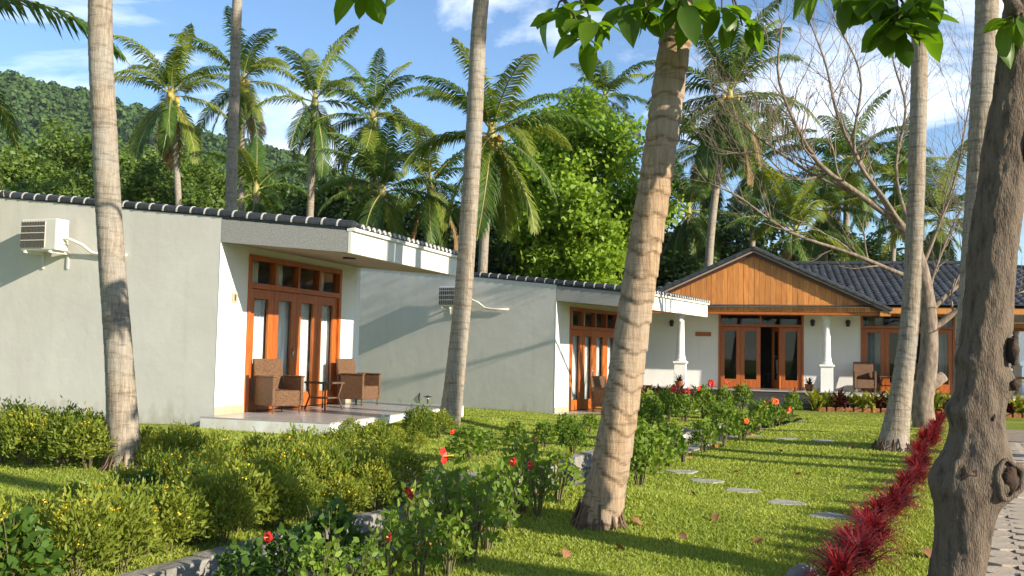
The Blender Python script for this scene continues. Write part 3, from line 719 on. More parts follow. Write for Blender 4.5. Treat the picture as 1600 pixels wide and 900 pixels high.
# porch slab with steps
mb = MB(); mb.box(X0-.5,20.0,-1.75,-.002,-.6,FZ-.03); mb.box(X1+.002,20,-.002,19.0,-.6,FZ-.03); mb.build('porch_base', K['dark'], H)
mb = MB(); mb.box(X0-.5,20.0,-1.78,-.002,FZ-.03,FZ); mb.box(X1+.002,20.0,-.002,19,FZ-.03,FZ); mb.box(X0+t,X1-t,t,3.6,FZ-.03,FZ-.005); mb.build('porch_floor', K['floor'], H)
mb = MB(); mb.box(-.6,3.0,-2.15,-1.79,-.5,.12); mb.box(-.8,3.2,-2.5,-2.16,-.5,-.04); mb.build('steps', mat('dark_step_stone', (.07,.07,.07), (.045,.045,.045), 8, .4), H)
mb = MB(); mb.box(3.6,19.5,-1.83,-1.79,-.4,.26); mb.build('porch_riser', K['white'], H)
def door_set(y, xa, xb, leaves, open_leaf=None, curt=()):
    # house front faces -y: a frame object rotated so that bungalow-style leaves (facing +x) fit
    fr = MB(); j = .07
    fr.box(xa,xa+j,y-.04,y+.1,FZ,2.8); fr.box(xb-j,xb,y-.04,y+.1,FZ,2.8); fr.box(xa+j,xb-j,y-.038,y+.098,2.73,2.8); fr.box(xa+j,xb-j,y-.036,y+.096,2.34,2.42); fr.box((xa+xb)/2-.03,(xa+xb)/2+.03,y-.03,y+.09,2.42,2.73)
    f = fr.build('door_frame', K['wood'], H, bevel=.005)
    MB().box(xa+j,xb-j,y+.03,y+.036,2.42,2.73).build('transom_pane', K['glass'], f)
    q = (xb-xa-2*j)/leaves
    for i in range(leaves):
        d = door_leaf(H, .004, q-.004, 0, 2.02, 0, 'wood', handle=(i == open_leaf), st=.13)
        d.location = (xa+j+i*q, y, FZ+.01); d.rotation_euler = (0,0,-R(90))
        if i == open_leaf:
            d.location = (xa+j+(i+1)*q, y, FZ+.01); d.rotation_euler = (0,0,-R(90)+R(180)-R(68))
    return f
# door leaves are built along +y facing +x; rotated -90 deg they run along +x facing -y
door_set(.02, D1a, D1b, 4, 2)
door_set(.02, W1a, W1b, 4)
def xcurtain(xa, xb, m, seed):
    o = curtain(H, xa, xb, FZ+.02, 2.75, 0, m, .04, .13, seed); o.rotation_euler = (0,0,-R(90)); o.location = (0,.30,0); return o
for i,(a,b_) in enumerate([(4.75,5.25),(6.75,7.2)]): xcurtain(a,b_,K['curtaingrey'],i)
# columns of the porch
for (cx,cy) in [(3.36,-1.35),(-1.15,-1.5),(8.4,-1.35),(13.1,16.3),(18.0,16.3),(18.0,8),(18,-1.35),(13.2,-1.35)]:
    cl = empty('column'); cl.parent = H; pillar(cl, cx, cy, FZ-.02, 2.78)
# gable porch roof
APX, GY = 1.13, -2.05
gl, gr_, gb, ga = -2.95, 5.2, 2.78, 4.70
slope = (ga-gb-.02)/(gr_-APX)
GB = MB(); GB.box(gl+.2,gr_-.2,GY+.28,GY+.42,gb-.10,gb-.004); gab = GB.build('gable_tie_beam', K['wood'], H, bevel=.01)
GT = empty('gable'); GT.parent = H
pw = .165; x = gl+.15
while x < gr_-.12:
    xa, xb = x, min(x+pw-.006, gr_-.10)
    za = ga-.10-abs(xa-APX)*slope; zb = ga-.10-abs(xb-APX)*slope
    top = [(xa,za),(xb,zb)]
    if xa < APX < xb: top = [(xa,za),(APX,ga-.10),(xb,zb)]
    if min(za,zb) > gb+.02:
        poly = [(xa,gb),(xb,gb)]+top[::-1]
        o = MB().prism(poly,'y',GY+.26+random.uniform(-.004,.004),GY+.30).build('plank', K['plank'], GT)
    x += pw
PR = MB()
for s,xe in ((-1,gl),(1,gr_)):
    n_ = Vector((s*slope,0,1)).normalized()
    zt = ga-abs(xe-APX)*slope
    PR.prism([(APX,ga-.06),(xe,zt-.06),(xe,zt-.01),(APX,ga-.01)],'y',GY+.05,3.3)
PRo = PR.build('porch_roof', K['soffit'], H)
for s,xe in ((-1,gl),(1,gr_)):
    zt = ga-abs(xe-APX)*slope; uy = Vector((APX-xe,0,ga-zt)).normalized(); un = Vector((s*slope,0,1)).normalized()
    L = Vector((APX-xe,0,ga-zt)).length
    tilefield('porch_roof_tiles', PRo, (xe,GY+.1,zt), (0,1,0), tuple(uy), tuple(un), 26, int(L/.33), .2, .33, [K['tilefield']])
    cap_tiles(PRo, 'rake_tile', (xe,GY+.10,zt+.03), (APX,GY+.10,ga+.04), 15, .10, joint='tile')
    MB().prism([(xe,zt-.16),(xe+s*-.02,zt-.02),(APX,ga-.02),(APX,ga-.16)],'y',GY+.16,GY+.22).build('barge_board', K['dwood'], PRo)
cap_tiles(PRo, 'ridge_tile', (APX,GY+.1,ga+.03), (APX,3.2,ga+.03), 16, .10, joint='tile')
MB().box(gl+.3,gr_-.25,GY+.43,-.01,gb-.03,gb-.008).build('porch_ceiling', K['white'], H)
MB().box(gr_-.32,gr_-.02,GY+.08,GY+.42,gb-.12,gb+.03).build('beam_end', K['plank'], H)
# main hipped roof
EZ, RZ = 2.95, 4.78
ex0, ex1, ey0, ey1 = -3.3, 20.6, -1.95, 9.6
rx0, rx1, ry = 0.0, 8.6, 4.2
mr = MB()
c = [(ex0,ey0,EZ),(ex1,ey0,EZ),(ex1,ey1,EZ),(ex0,ey1,EZ),(rx0,ry,RZ),(rx1,ry,RZ)]
mr.add(c,[(0,1,5,4),(1,2,5),(2,3,4,5),(3,0,4)])
MR = mr.build('main_roof', K['tilefield'], H)
sl_ = Vector((0,ry-ey0,RZ-EZ)); Ls = sl_.length; uy = sl_.normalized(); un = Vector((0,-(RZ-EZ),ry-ey0)).normalized()
def clipf(p):
    t_ = (p.z-EZ)/(RZ-EZ)
    if p.x < ex0+(rx0-ex0)*t_ or p.x > ex1+(rx1-ex1)*t_ or t_ > .99: return False
    return not (gl < p.x < gr_ and p.z < ga-abs(p.x-APX)*slope+.0)
tilefield('roof_tiles', MR, (ex0,ey0-.04,EZ+.02), (1,0,0), tuple(uy), tuple(un), int((ex1-ex0)/.24), int(Ls/.34)+1, .24, .34, [K['tilefield']], clipf)
cap_tiles(MR, 'hip_tile', (rx1,ry,RZ+.05), (ex1,ey0,EZ+.05), 34, .11, joint='tile')
cap_tiles(MR, 'ridge_tile', (rx0,ry,RZ+.05), (rx1,ry,RZ+.05), 24, .11, joint='tile')
MB().box(gr_-.05,ex1-.02,ey0+.02,ey0+.08,EZ-.20,EZ-.01).build('eave_board', K['plank'], H, bevel=.006)
mb = MB(); mb.box(ex0+.1,ex1-.1,ey0+.09,-.003,EZ-.035,EZ-.015); mb.box(X1+.003,ex1-.1,.0,ey1-.1,EZ-.034,EZ-.016); mb.build('roof_soffit', K['cream'], H)
# back pavilion roof towards the bay
mb = MB(); mb.box(9.0,20.4,9.7,17.5,2.9,3.0); mb.box(9,20.4,15.9,16.7,2.76,2.899); mb.build('pavilion_roof', K['plank'], H)
# sconces, sign, small things on the porch
def sconce(p, rz, label):
    A = empty('wall_lantern', p, rz, label, 'wall lamp', 'black wall lanterns')
    MB().box(-.04,.04,-.02,0,-.09,.09).build('back_plate', K['black'], A)
    MB().tube([(0,-.02,.06),(0,-.09,.09),(0,-.13,.05)],.012,8).build('arm', K['black'], A)
    mb = MB(); mb.lathe([(.03,-.14),(.055,-.12),(.075,.01),(.09,.02),(.05,.07),(.012,.09)],8,(0,-.13)); mb.build('lantern', K['black'], A)
for x_,lb in ((-1.55,'black wall lantern beside the small wooden sign'),(3.02,'black wall lantern between the open door and the front column'),(4.12,'black wall lantern left of the curtained glass doors'),(7.62,'black wall lantern right of the curtained glass doors')):
    sconce(loc(H,x_,-.004,2.52 if x_>0 else 2.45), H.rotation_euler.z, lb)
o = MB().box(-.26,.26,-.03,0,-.07,.07).build('wooden_sign', K['wood'], None, bevel=.006); o.location = loc(H,-.50,-.006,2.07); o.rotation_euler.z = H.rotation_euler.z
tag(o, 'small blank brown wooden sign on the white wall beside the doors', 'sign')
wicker_chair(loc(H,4.55,-.75,FZ), H.rotation_euler.z-R(90), 'brown wicker armchair under the lantern on the main house porch', 'wicker armchairs')
wicker_chair(loc(H,5.95,-.75,FZ), H.rotation_euler.z-R(90), 'brown wicker armchair before the middle of the porch glass doors', 'wicker armchairs')
small_table(loc(H,5.25,-.6,FZ), H.rotation_euler.z, 'small table between two armchairs on the main house porch')
# pale chair inside the open door
A = empty('pale_chair', loc(H,1.75,1.3,FZ), H.rotation_euler.z+R(20), 'pale chair standing inside the dark open doorway', 'chair')
MB().box(-.2,.2,-.2,.2,.42,.47).build('seat', K['dark'], A); 
mb = MB(); mb.hexa([(.16,-.2,.0),(.20,-.2,.0),(.20,-.14,.0),(.16,-.14,.0),(.10,-.2,.95),(.15,-.2,.95),(.15,-.13,.95),(.10,-.13,.95)]); mb.build('leg', K['curtain'], A)
for x_,y_ in ((-.18,-.18),(-.18,.18),(.18,.18)): MB().box(x_-.015,x_+.015,y_-.015,y_+.015,0,.42).build('leg', K['dark'], A)
MB().box(.12,.15,-.12,.2,.6,.9).build('backrest', K['dark'], A)
# bench by the bay
A = empty('wooden_bench', loc(H,11.3,5.5,FZ), H.rotation_euler.z, 'orange wooden bench under the open pavilion roof', 'bench')
MB().box(-1.1,1.1,-.22,.22,.42,.50).build('seat', K['plank'], A, bevel=.01)
for s in (-.9,.9): MB().box(s-.05,s+.05,-.2,.2,0,.42).build('leg', K['plank'], A, bevel=.008)

# ------------------------------------------------------------------ path lights
def path_light(u, v, label, h=.34, hat=True):
    p = ground(u,v); A = empty('path_light', p, 0, label, 'garden light', 'garden path lights')
    MB().tube([(0,0,-.1),(0,0,h*.75)],.022,8).build('stake', K['black'], A)
    MB().lathe([(.035,h*.75),(.04,h*.92)],10).build('lamp_glass', K['acwhite'], A)
    MB().lathe([(.13,h*.92),(.12,h*.96),(.03,h*1.04),(.01,h*1.05)],14).build('lamp_cap', K['black'], A)
path_light(668,636,'black mushroom garden light beside the near bungalow terrace',.30)
path_light(1067,722,'black mushroom garden light beside the stepping stones',.42)
path_light(1178,672,'black mushroom garden light among the orange hibiscus',.42)
p = ground(655,634); o = MB().tube([(0,0,-.05),(.01,0,.12),(-.01,.01,.25),(.02,0,.36)],[.03,.022,.03,.02],7).build('spigot', K['black'], None); o.location = p
tag(o, 'thin dark garden spigot post standing by the pale wall', 'spigot')

# ------------------------------------------------------------------ palms
def spline(pts, n):
    P = [Vector(p) for p in pts]; P = [P[0]*2-P[1]]+P+[P[-1]*2-P[-2]]; out = []
    m_ = len(P)-3
    for i in range(n+1):
        t = min(i/n*m_, m_-1e-6); k = int(t); f = t-k; a,b_,c,d = P[k:k+4]
        out.append(.5*((2*b_)+(c-a)*f+(2*a-5*b_+4*c-d)*f*f+(3*b_-a-3*c+d)*f**3))
    return out
SAW = []
def trunk_mesh(pts, rads, n, seg, mt, ringy=0.0, seed=0, ring_len=.13):
    """tapered trunk through pts with ring scars modelled as small ledges"""
    rr = random.Random(seed); C_ = spline(pts, n); ln = [0]
    for a,b_ in zip(C_[:-1],C_[1:]): ln.append(ln[-1]+(b_-a).length)
    tot = ln[-1]; mb = MB(); m_ = len(rads)-1; SAW.clear()
    ph = [rr.uniform(0,6.28) for _ in range(6)]
    cuts = [-.3]
    while cuts[-1] < tot+1: cuts.append(cuts[-1]+ring_len*rr.uniform(.55,1.6))
    import bisect
    for i,p in enumerate(C_):
        t = ln[i]/tot; k = min(int(t*m_),m_-1); f = t*m_-k; r = rads[k]*(1-f)+rads[k+1]*f
        if ringy: r = rads[1]*(1-.30*t)+(rads[0]-rads[1])*math.exp(-ln[i]/.6)
        tn = (C_[min(i+1,n)]-C_[max(i-1,0)]).normalized(); a = Vector((1,0,0)); a = (a-tn*a.dot(tn)).normalized(); c = tn.cross(a)
        for s in range(seg):
            an = 2*math.pi*s/seg
            hh_ = ln[i]+.05*math.sin(an+ph[0]+ln[i]*.5)+.03*math.sin(2*an+ph[1]+ln[i]*1.3)+.012*math.sin(5*an+ph[4]+ln[i]*3)
            kk = bisect.bisect_right(cuts,hh_)-1; kk = min(max(kk,0),len(cuts)-2); saw = (hh_-cuts[kk])/(cuts[kk+1]-cuts[kk])
            d = ringy*((1-saw)*1.0-.3) + ringy*.5*math.sin(an*3+ln[i]*2.1+ph[2])*math.sin(ln[i]*1.3+ph[3])+ rr.uniform(-.08,.08)*ringy
            base = .25*max(0,1-ln[i]/.5)*math.sin(an*5+ph[5])*r*.3 if ringy else 0
            mb.v.append(tuple(p+(a*math.cos(an)+c*math.sin(an))*(r+d+base))); SAW.append(saw)
    for i in range(n):
        for s in range(seg):
            s2 = (s+1)%seg; mb.f.append((i*seg+s,i*seg+s2,(i+1)*seg+s2,(i+1)*seg+s)); mb.m.append(0)
    return mb
# frond meshes for five attitudes, gravity built in
def frond_mesh(e0, droop, L, mt, seed, leafl=.85, n=66):
    rr = random.Random(seed); e = R(e0); N_ = 16; p = Vector((0,0,0)); pts = [p.copy()]; tang = []
    sway = rr.uniform(-.25,.25)
    for i in range(N_):
        t = i/N_; e -= R(droop)/N_*(0.5+1.0*t); y = sway*t*t
        d = Vector((math.cos(e),y,math.sin(e))).normalized(); tang.append(d); p = p+d*(L/N_); pts.append(p.copy())
    tang.append(tang[-1])
    mb = MB(); mb.tube(pts, [.035*(1-.85*i/N_)+.004 for i in range(N_+1)], 5, 1, False)
    for side in (-1,1):
        for k in range(n):
            t = .12+.88*(k+rr.random()*.6)/n; f = t*N_; i = min(int(f),N_-1); f -= i
            o = pts[i].lerp(pts[i+1],f); tg = tang[i]
            sd = tg.cross(Vector((0,0,1)));
            if sd.length < .1: sd = Vector((0,1,0))
            sd.normalize(); up = sd.cross(tg)
            ll = leafl*(math.sin(math.pi*min(1,(t*.93+.10)))**.55)*rr.uniform(.8,1.1)
            d1 = (sd*side*1.0+tg*(.55+.5*t)+up*rr.uniform(.05,.35)).normalized()
            sag = rr.uniform(.5,1.0)
            m1 = o+d1*ll*.5+Vector((0,0,-sag*.16*ll)); d2 = (d1+Vector((0,0,-sag*1.5))).normalized(); e1 = m1+d2*ll*.5
            w = .034*rr.uniform(.8,1.2); wv = tg*w
            b0 = len(mb.v)
            mb.v += [tuple(o-wv*.6),tuple(o+wv*.6),tuple(m1+wv),tuple(m1-wv),tuple(e1)]
            mb.f += [(b0,b0+1,b0+2,b0+3),(b0+3,b0+2,b0+4)]; mb.m += [0,0]
    me = bpy.data.meshes.new('frond'); me.from_pydata(mb.v,[],mb.f); me.materials.append(K[mt]); me.materials.append(K['rachis'])
    me.polygons.foreach_set('material_index', mb.m); return me
ATT = [(78,55),(58,75),(35,85),(10,80),(-20,60),(-50,36),(-68,18)]
FR = {}
for ai,(e0,dr) in enumerate(ATT):
    for vi in range(2):
        for mt in ('frond','frondlit','froddry'):
            if mt == 'froddry' and ai < 3: continue
            FR[(ai,vi,mt)] = frond_mesh(e0,dr,4.0 if ai<5 else 3.4,mt,ai*10+vi+len(mt))
def palm(name, base_pts, rads, scale, n_fronds, label, group=None, barkmat='palm1', detail=False, nuts=False, lit=.3, dry=.12, seed=0, ring=0, maxatt=6.5, seg=8):
    rr = random.Random(seed)
    b0 = Vector(base_pts[0]); A = empty(name, b0, 0, label, 'palm tree', group)
    pts = [Vector(p)-b0 for p in base_pts]
    if detail: mb = trunk_mesh(pts, rads, 700, 28, barkmat, ring, seed, .15)
    else: mb = trunk_mesh(pts, rads, 40, seg, barkmat, 0, seed)
    tk = mb.build('trunk', K[barkmat], A, smooth=True)
    if detail:
        at_ = tk.data.attributes.new('scar','FLOAT','POINT'); at_.data.foreach_set('value', [1.0 if x_ > .9 else 0.0 for x_ in SAW])
        rb = MB(); rr2 = random.Random(seed+5)
        for k in range(46):      # fibrous root boss at the foot
            a_ = rr2.uniform(0,6.28); r_ = rads[0]; d_ = Vector((math.cos(a_),math.sin(a_),0)); o_ = rr2.uniform(.02,.09)
            rb.tube([d_*(r_*.86)+Vector((0,0,rr2.uniform(.10,.26))),d_*(r_+.03)+Vector((0,0,.09)),d_*(r_+o_)+Vector((0,0,rr2.uniform(.0,.04))),d_*(r_+o_+.05)+Vector((0,0,-.06))],[.008,.013,.010,.006],4)
        rb.build('roots', K['rootfibre'], A)
    top = pts[-1]
    if not n_fronds: return A
    MB().lathe([(rads[-1]*.9,-.3),(rads[-1]*1.25,-.05),(rads[-1]*.9,.2),(.03,.45)],8,(0,0)).build('crown_shaft', K['rachis'], A, smooth=True).location = top
    az = rr.uniform(0,6)
    for i in range(n_fronds):
        az += 2.399+rr.uniform(-.25,.25); t = i/(n_fronds-1); ai = int(round(min(6,max(0,(t**1.15)*maxatt+rr.uniform(-.5,.5)))))
        mt = 'frondlit' if rr.random() < lit else 'frond'  # per-palm share of fronds coloured as sunlit
        if ai >= 5 and rr.random() < dry*2.2: mt = 'froddry'
        if mt == 'froddry' and ai < 3: mt = 'frond'
        o = link('frond', FR[(ai,rr.randint(0,1),mt)], A); o.location = top+Vector((0,0,.15-.05*ai)); o.rotation_euler = (rr.uniform(-.15,.15),0,az); s = scale*rr.uniform(.85,1.12); o.scale = (s,s,s)
    if nuts:
        mb = MB()
        for k in range(11):
            a = rr.uniform(0,6.28); r = rr.uniform(.15,.38); c_ = Vector((r*math.cos(a),r*math.sin(a),-rr.uniform(.05,.5)))
            pr = [(.02,-.14),(.09,-.1),(.12,0),(.09,.1),(.02,.14)]; mb.tube([c_+Vector((0,0,z)) for _,z in pr],[q_ for q_,_ in pr],7)
        mb.build('coconut_cluster', K['nut'], A, smooth=True).location = top
    return A
def pix_trunk(pl, d0, d1=None, extra=()):
    """trunk course from places in the photograph, base first, at ground distances d0..d1"""
    d1 = d1 or d0; n = len(pl); out = [aty(u,v,d0+(d1-d0)*i/(n-1)) for i,(u,v) in enumerate(pl)]
    return out+[out[-1]+Vector(e) for e in extra]
def base_fix(pts):
    p = pts[0]; p.z = gz(p.x,p.y)-.06; return pts
# the five palms standing in the garden
b1_ = ground(195,722); pts = pix_trunk([(195,735),(186,560),(174,400),(163,200),(157,0)], b1_.y, b1_.y, [(-.15,.1,3.6),(-.3,.3,8)]); base_fix(pts)
palm('coconut_palm', pts, [.205,.145], 1.0, 20, 'pale coconut palm trunk rising through the hedge before the near bungalow', 'garden palms', 'palm1', True, seed=1, ring=.004)
b3_ = ground(700,662); pts = pix_trunk([(700,672),(714,560),(727,420),(740,220),(752,0)], b3_.y, b3_.y+.3, [(.3,.1,3),(.5,.2,6)]); base_fix(pts)
palm('coconut_palm', pts, [.205,.16], 1.0, 20, 'slim grey coconut palm at the end of the near bungalow terrace', 'garden palms', 'palm1', True, seed=2, ring=.005)
b4_ = ground(938,800); pts = pix_trunk([(935,815),(962,680),(990,500),(1022,290),(1056,60),(1066,-10)], b4_.y, b4_.y-.1, [(.35,0,1.4),(1.1,.1,4.6),(1.7,.1,8.6)]); base_fix(pts)
palm('coconut_palm', pts, [.168,.136], 1.0, 20, 'thick ringed brown palm trunk leaning over the lawn beside the channel', 'garden palms', 'palm2', True, seed=3, ring=.012)
b5_ = ground(1393,690); pts = pix_trunk([(1393,700),(1410,600),(1424,470),(1433,250),(1437,40)], b5_.y, b5_.y, [(.05,.1,3.2),(.1,.2,7)]); base_fix(pts)
palm('coconut_palm', pts, [.25,.138], 1.0, 20, 'grey palm with a flared foot standing by the red plants', 'garden palms', 'palm1', True, seed=4, ring=.005)
pts = pix_trunk([(1508,700),(1513,560),(1525,350),(1537,120),(1543,-20)], 12.5, 12.5, [(.1,0,3.6),(.2,0,8)]); base_fix(pts)
palm('coconut_palm', pts, [.21,.165], 1.0, 20, 'grey palm trunk close behind the knobbly foreground tree', 'garden palms', 'palm1', True, seed=5, ring=.005)
pts = pix_trunk([(358,560),(361,320),(366,150),(371,0)], 25, 25, [(.1,0,2.2),(.15,0,4.4)]); base_fix(pts)
palm('coconut_palm', pts, [.2,.163], 1.0, 20, 'grey palm trunk rising behind the near bungalow roof', 'garden palms', 'palm1', True, seed=6, ring=.005)
# off to the right and behind: palms that throw the long shadow streaks on the lawn
for k,(x_,y_,hh_) in enumerate([(7.6,.1,15),(9.8,-.6,16),(11.0,7.6,15.5),(13.4,9.5,16),(15.5,11.2,15)]):
    pts = [Vector((x_,y_,gz(x_,y_)-.05)),Vector((x_+.1,y_,5)),Vector((x_+.3,y_+.1,10)),Vector((x_+.4,y_+.1,hh_))]
    palm('coconut_palm', pts, [.28,.2,.18,.16], 1.0, 16, 'tall coconut palm standing beside the paved path', 'palms along the path', 'palm1', seed=20+k)

# background palms: crown place in the photograph, trunk foot column, ground distance
BG = [
 ((268,150),(280,560),42,1.0,22,'yellow-green coconut palm with gold nuts behind the near bungalow',True,.65),
 ((378,128),(371,560),45,1.05,18,'coconut palm whose crown shows behind the grey trunk above the roof',True,.55),
 ((492,160),(476,560),40,.95,15,'leaning palm with pale ragged fronds above the near bungalow eave',False,.6),
 ((583,185),(578,560),41,1.0,22,'coconut palm with drooping dark fronds right of the ragged palm',False,.3),
 ((597,300),(592,560),33,.85,20,'low dark palm crown behind the near bungalow eave',False,.08),
 ((768,210),(748,560),31,1.05,24,'coconut palm with orange nuts beside the slim grey trunk',True,.35),
 ((945,152),(940,560),58,1.1,20,'palm top peeping over the bright green broadleaf tree',False,.15),
 ((1140,150),(1098,560),37,1.1,26,'tall shaggy palm with hanging fronds behind the timber gable',True,.2),
 ((1325,255),(1318,560),47,1.15,24,'dark palm behind the bare tree and tiled roof',False,.12),
 ((1470,345),(1462,560),41,1.05,22,'palm with arching fronds behind the roof, right of the flared palm',False,.2),
 ((1243,365),(1240,560),40,1.0,20,'low palm just over the ridge right of the timber gable',False,.25),
 ((1075,330),(1068,560),44,1.1,22,'palm in shade left of the shaggy palm',False,.1),
 ((400,300),(398,560),37,.75,15,'small young palm peeping over the near bungalow roof',False,.4),
 ((540,330),(536,560),47,1.0,22,'dark palm low behind the ragged palm trunk',False,.15),
 ((830,330),(826,560),42,1.0,22,'dark palm under the left side of the lime-green tree',False,.1),
 ((1180,255),(1172,560),48,1.1,24,'palm crown close right of the shaggy palm',False,.2),
 ((1400,290),(1392,560),52,1.1,22,'palm crown seen through the bare branches',False,.15),
 ((1100,235),(1094,560),50,1.1,24,'palm crown close left of the shaggy palm',False,.15),
 ((1290,330),(1286,560),44,1.0,22,'low palm above the tiled roof between the bare limbs',False,.2),
 ((672,290),(668,560),40,1.0,20,'dark palm behind the slim grey trunk, left of the orange-nut palm',False,.1),
]
for i,(cr,ft,d,sc,nf,lb,nut,lit) in enumerate(BG):
    top = aty(*cr,d); foot = aty(*ft,d); foot.z = -.4; midp = foot.lerp(top,.55)+Vector(((foot.x-top.x)*.25,0,0))
    palm('background_palm', [foot,midp,top], [.22,.155,.135], sc*.92, nf, lb, 'palms behind the houses', 'palm1', nuts=nut, lit=lit, seed=40+i, dry=.09)
# near palm at the far left whose fronds reach into the picture
top = aty(-215,40,15); foot = Vector((top.x-.6,15.2,-.1))
palm('coconut_palm', [foot,foot.lerp(top,.5)+Vector((-.2,0,0)),top], [.26,.19,.16], 1.0, 24, 'coconut palm whose fronds hang beside the near bungalow roof', None, 'palm1', seed=77, lit=.3, maxatt=5.5)

# ------------------------------------------------------------------ broadleaf trees
def crown_leaves(n_cl, n_leaf, rx, ry_, rz_, ls, seed, clump=.5, hollow=.45):
    g_ = np.random.default_rng(seed); global rng; rng = g_
    u = unit(n_cl); rad_ = g_.uniform(hollow,1,n_cl)**.6
    cc = u*rad_[:,None]*np.array([rx,ry_,rz_])
    # uneven outline: lobes pushed in and out
    lob = 1+.22*np.sin(u[:,0]*5+seed)*np.sin(u[:,2]*6+seed*2)+.12*np.sin(u[:,1]*9)
    cc *= lob[:,None]
    per = n_leaf//n_cl; C_ = np.repeat(cc,per,0)+g_.normal(size=(n_cl*per,3))*clump*np.array([1,1,.7])
    nn = len(C_); nrm = np.repeat(u,per,0)*.7+unit(nn)*.9+np.array([0,0,.35]); nrm /= np.linalg.norm(nrm,axis=1,keepdims=True)
    D = np.cross(nrm,unit(nn)); D /= np.linalg.norm(D,axis=1,keepdims=True); U = np.cross(nrm,D)
    l_ = ls*g_.uniform(.6,1.25,nn)
    return leaf_quads(C_,D,U,l_,l_*.6), cc
def tree_limbs(mb, h, crown_c, cc, r0, seed, k=14):
    rr = random.Random(seed); c0 = Vector((0,0,crown_c-.35*h*.3))
    mb.tube(spline([(0,0,-.3),(rr.uniform(-.1,.1),0,h*.3),tuple(c0)],10),[r0*(1.25-.06*i) for i in range(11)],8)
    for i in rr.sample(range(len(cc)),min(k,len(cc))):
        e = Vector(cc[i])+Vector((0,0,crown_c)); s = c0.lerp(Vector((0,0,h*.35)),rr.uniform(0,.8)); m_ = s.lerp(e,.5)+Vector((0,0,-.25))
        mb.tube(spline([s,m_,e],6),[r0*.5*(1-.13*j) for j in range(7)],5)
TREE_CACHE = {}
def broad_tree(pos, h, rx, rz_, mt, label, group=None, seed=0, n_leaf=9000, n_cl=90, ls=.26, share=None, name='broadleaf_tree', clump=.45):
    A = empty(name, pos, random.uniform(0,6), label, 'tree', group)
    key = share
    if key is not None and key in TREE_CACHE:
        tm, cm, (rx0_,rz0_,h0) = TREE_CACHE[key]
        o1 = link('trunk', tm, A); o2 = link('crown', cm, A); s = (rx/rx0_); A.scale = (s,s,h/h0)
        return A
    V, cc = crown_leaves(n_cl, n_leaf, rx, rx, rz_, ls, seed+1, clump)
    V[:,2] += h-rz_
    cm = numpy_mesh('crown', V, 4, K[mt]); link('crown', cm, A)
    mb = MB(); tree_limbs(mb, h, h-rz_, cc, .035*h*.5, seed); t = mb.build('trunk', K['bark'], A, smooth=True)
    if key is not None: TREE_CACHE[key] = (t.data, cm, (rx,rz_,h))
    return A
def pix_tree(u, vtop, d, **kw):
    p = aty(u, vtop, d); h = p.z+.3; return broad_tree((p.x,p.y,-.3), h, **kw)
pix_tree(900,150,41, rx=3.0, rz_=4.7, mt='lime', label='tall bright lime-green broadleaf tree behind the farther bungalow', seed=3, n_leaf=42000, n_cl=230, ls=.25, name='broadleaf_tree', clump=.42)
k = 0
for (u,v,d,rx) in [(35,235,58,3.0),(110,212,62,3.3),(205,225,60,3.0),(262,228,64,3.2),(325,262,62,2.8),(-30,225,55,3.0),(150,262,52,2.4),(60,275,50,2.4),(240,270,50,2.6),(390,265,66,3.0)]:
    pix_tree(u,v,d, rx=rx, rz_=rx*.95, mt='leafm', label='rounded mid-green tree at the foot of the forested hill', group='rounded trees below the hill', seed=60+k%3, share='m%d'%(k%3), n_leaf=9000, n_cl=110, ls=.32); k += 1
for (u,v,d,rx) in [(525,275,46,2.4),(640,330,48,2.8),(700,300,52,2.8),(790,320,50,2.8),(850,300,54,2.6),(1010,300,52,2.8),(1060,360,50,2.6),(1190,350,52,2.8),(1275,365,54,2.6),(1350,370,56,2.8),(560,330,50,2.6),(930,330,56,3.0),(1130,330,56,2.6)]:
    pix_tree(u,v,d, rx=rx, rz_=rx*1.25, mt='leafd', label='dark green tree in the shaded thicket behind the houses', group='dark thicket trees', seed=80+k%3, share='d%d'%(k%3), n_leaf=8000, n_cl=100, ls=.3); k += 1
# understorey closing the thicket
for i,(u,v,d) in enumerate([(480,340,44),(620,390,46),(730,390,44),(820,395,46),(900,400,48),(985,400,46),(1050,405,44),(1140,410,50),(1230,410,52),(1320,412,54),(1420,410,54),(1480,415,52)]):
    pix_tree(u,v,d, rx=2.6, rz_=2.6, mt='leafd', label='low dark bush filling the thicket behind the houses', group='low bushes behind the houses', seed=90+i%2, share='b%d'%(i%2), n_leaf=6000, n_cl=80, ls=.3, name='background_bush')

# ------------------------------------------------------------------ bare tree beside the flared palm
bt = ground(1446,668); BD = bt.y
BT = empty('bare_tree', bt, 0, 'leafless pale branching tree with a sawn stub beside the flared palm', 'tree')
def bp_(u,v,dd=0): return aty(u,v,BD+dd)-bt
tb = MB(); tb.tube(spline([Vector((0,0,-.1)),bp_(1441,630),bp_(1447,595),bp_(1452,540),bp_(1450,480),bp_(1440,420),bp_(1424,375),bp_(1402,347)],28),[.26-.0055*i for i in range(29)],12)
tb.build('trunk', K['palebark'], BT, smooth=True)
sb = MB(); sb.tube([bp_(1447,606),bp_(1460,598),bp_(1474,588)],[.17,.14,.125],12); sb.build('sawn_stub', K['palebark'], BT, smooth=True)
pc = bp_(1474,588); dc = (bp_(1474,588)-bp_(1460,598)).normalized(); cb = MB(); cb.tube([pc,pc+dc*.012],[.118,.116],12); cb.build('cut_face', K['cut'], BT)
rt = random.Random(5)
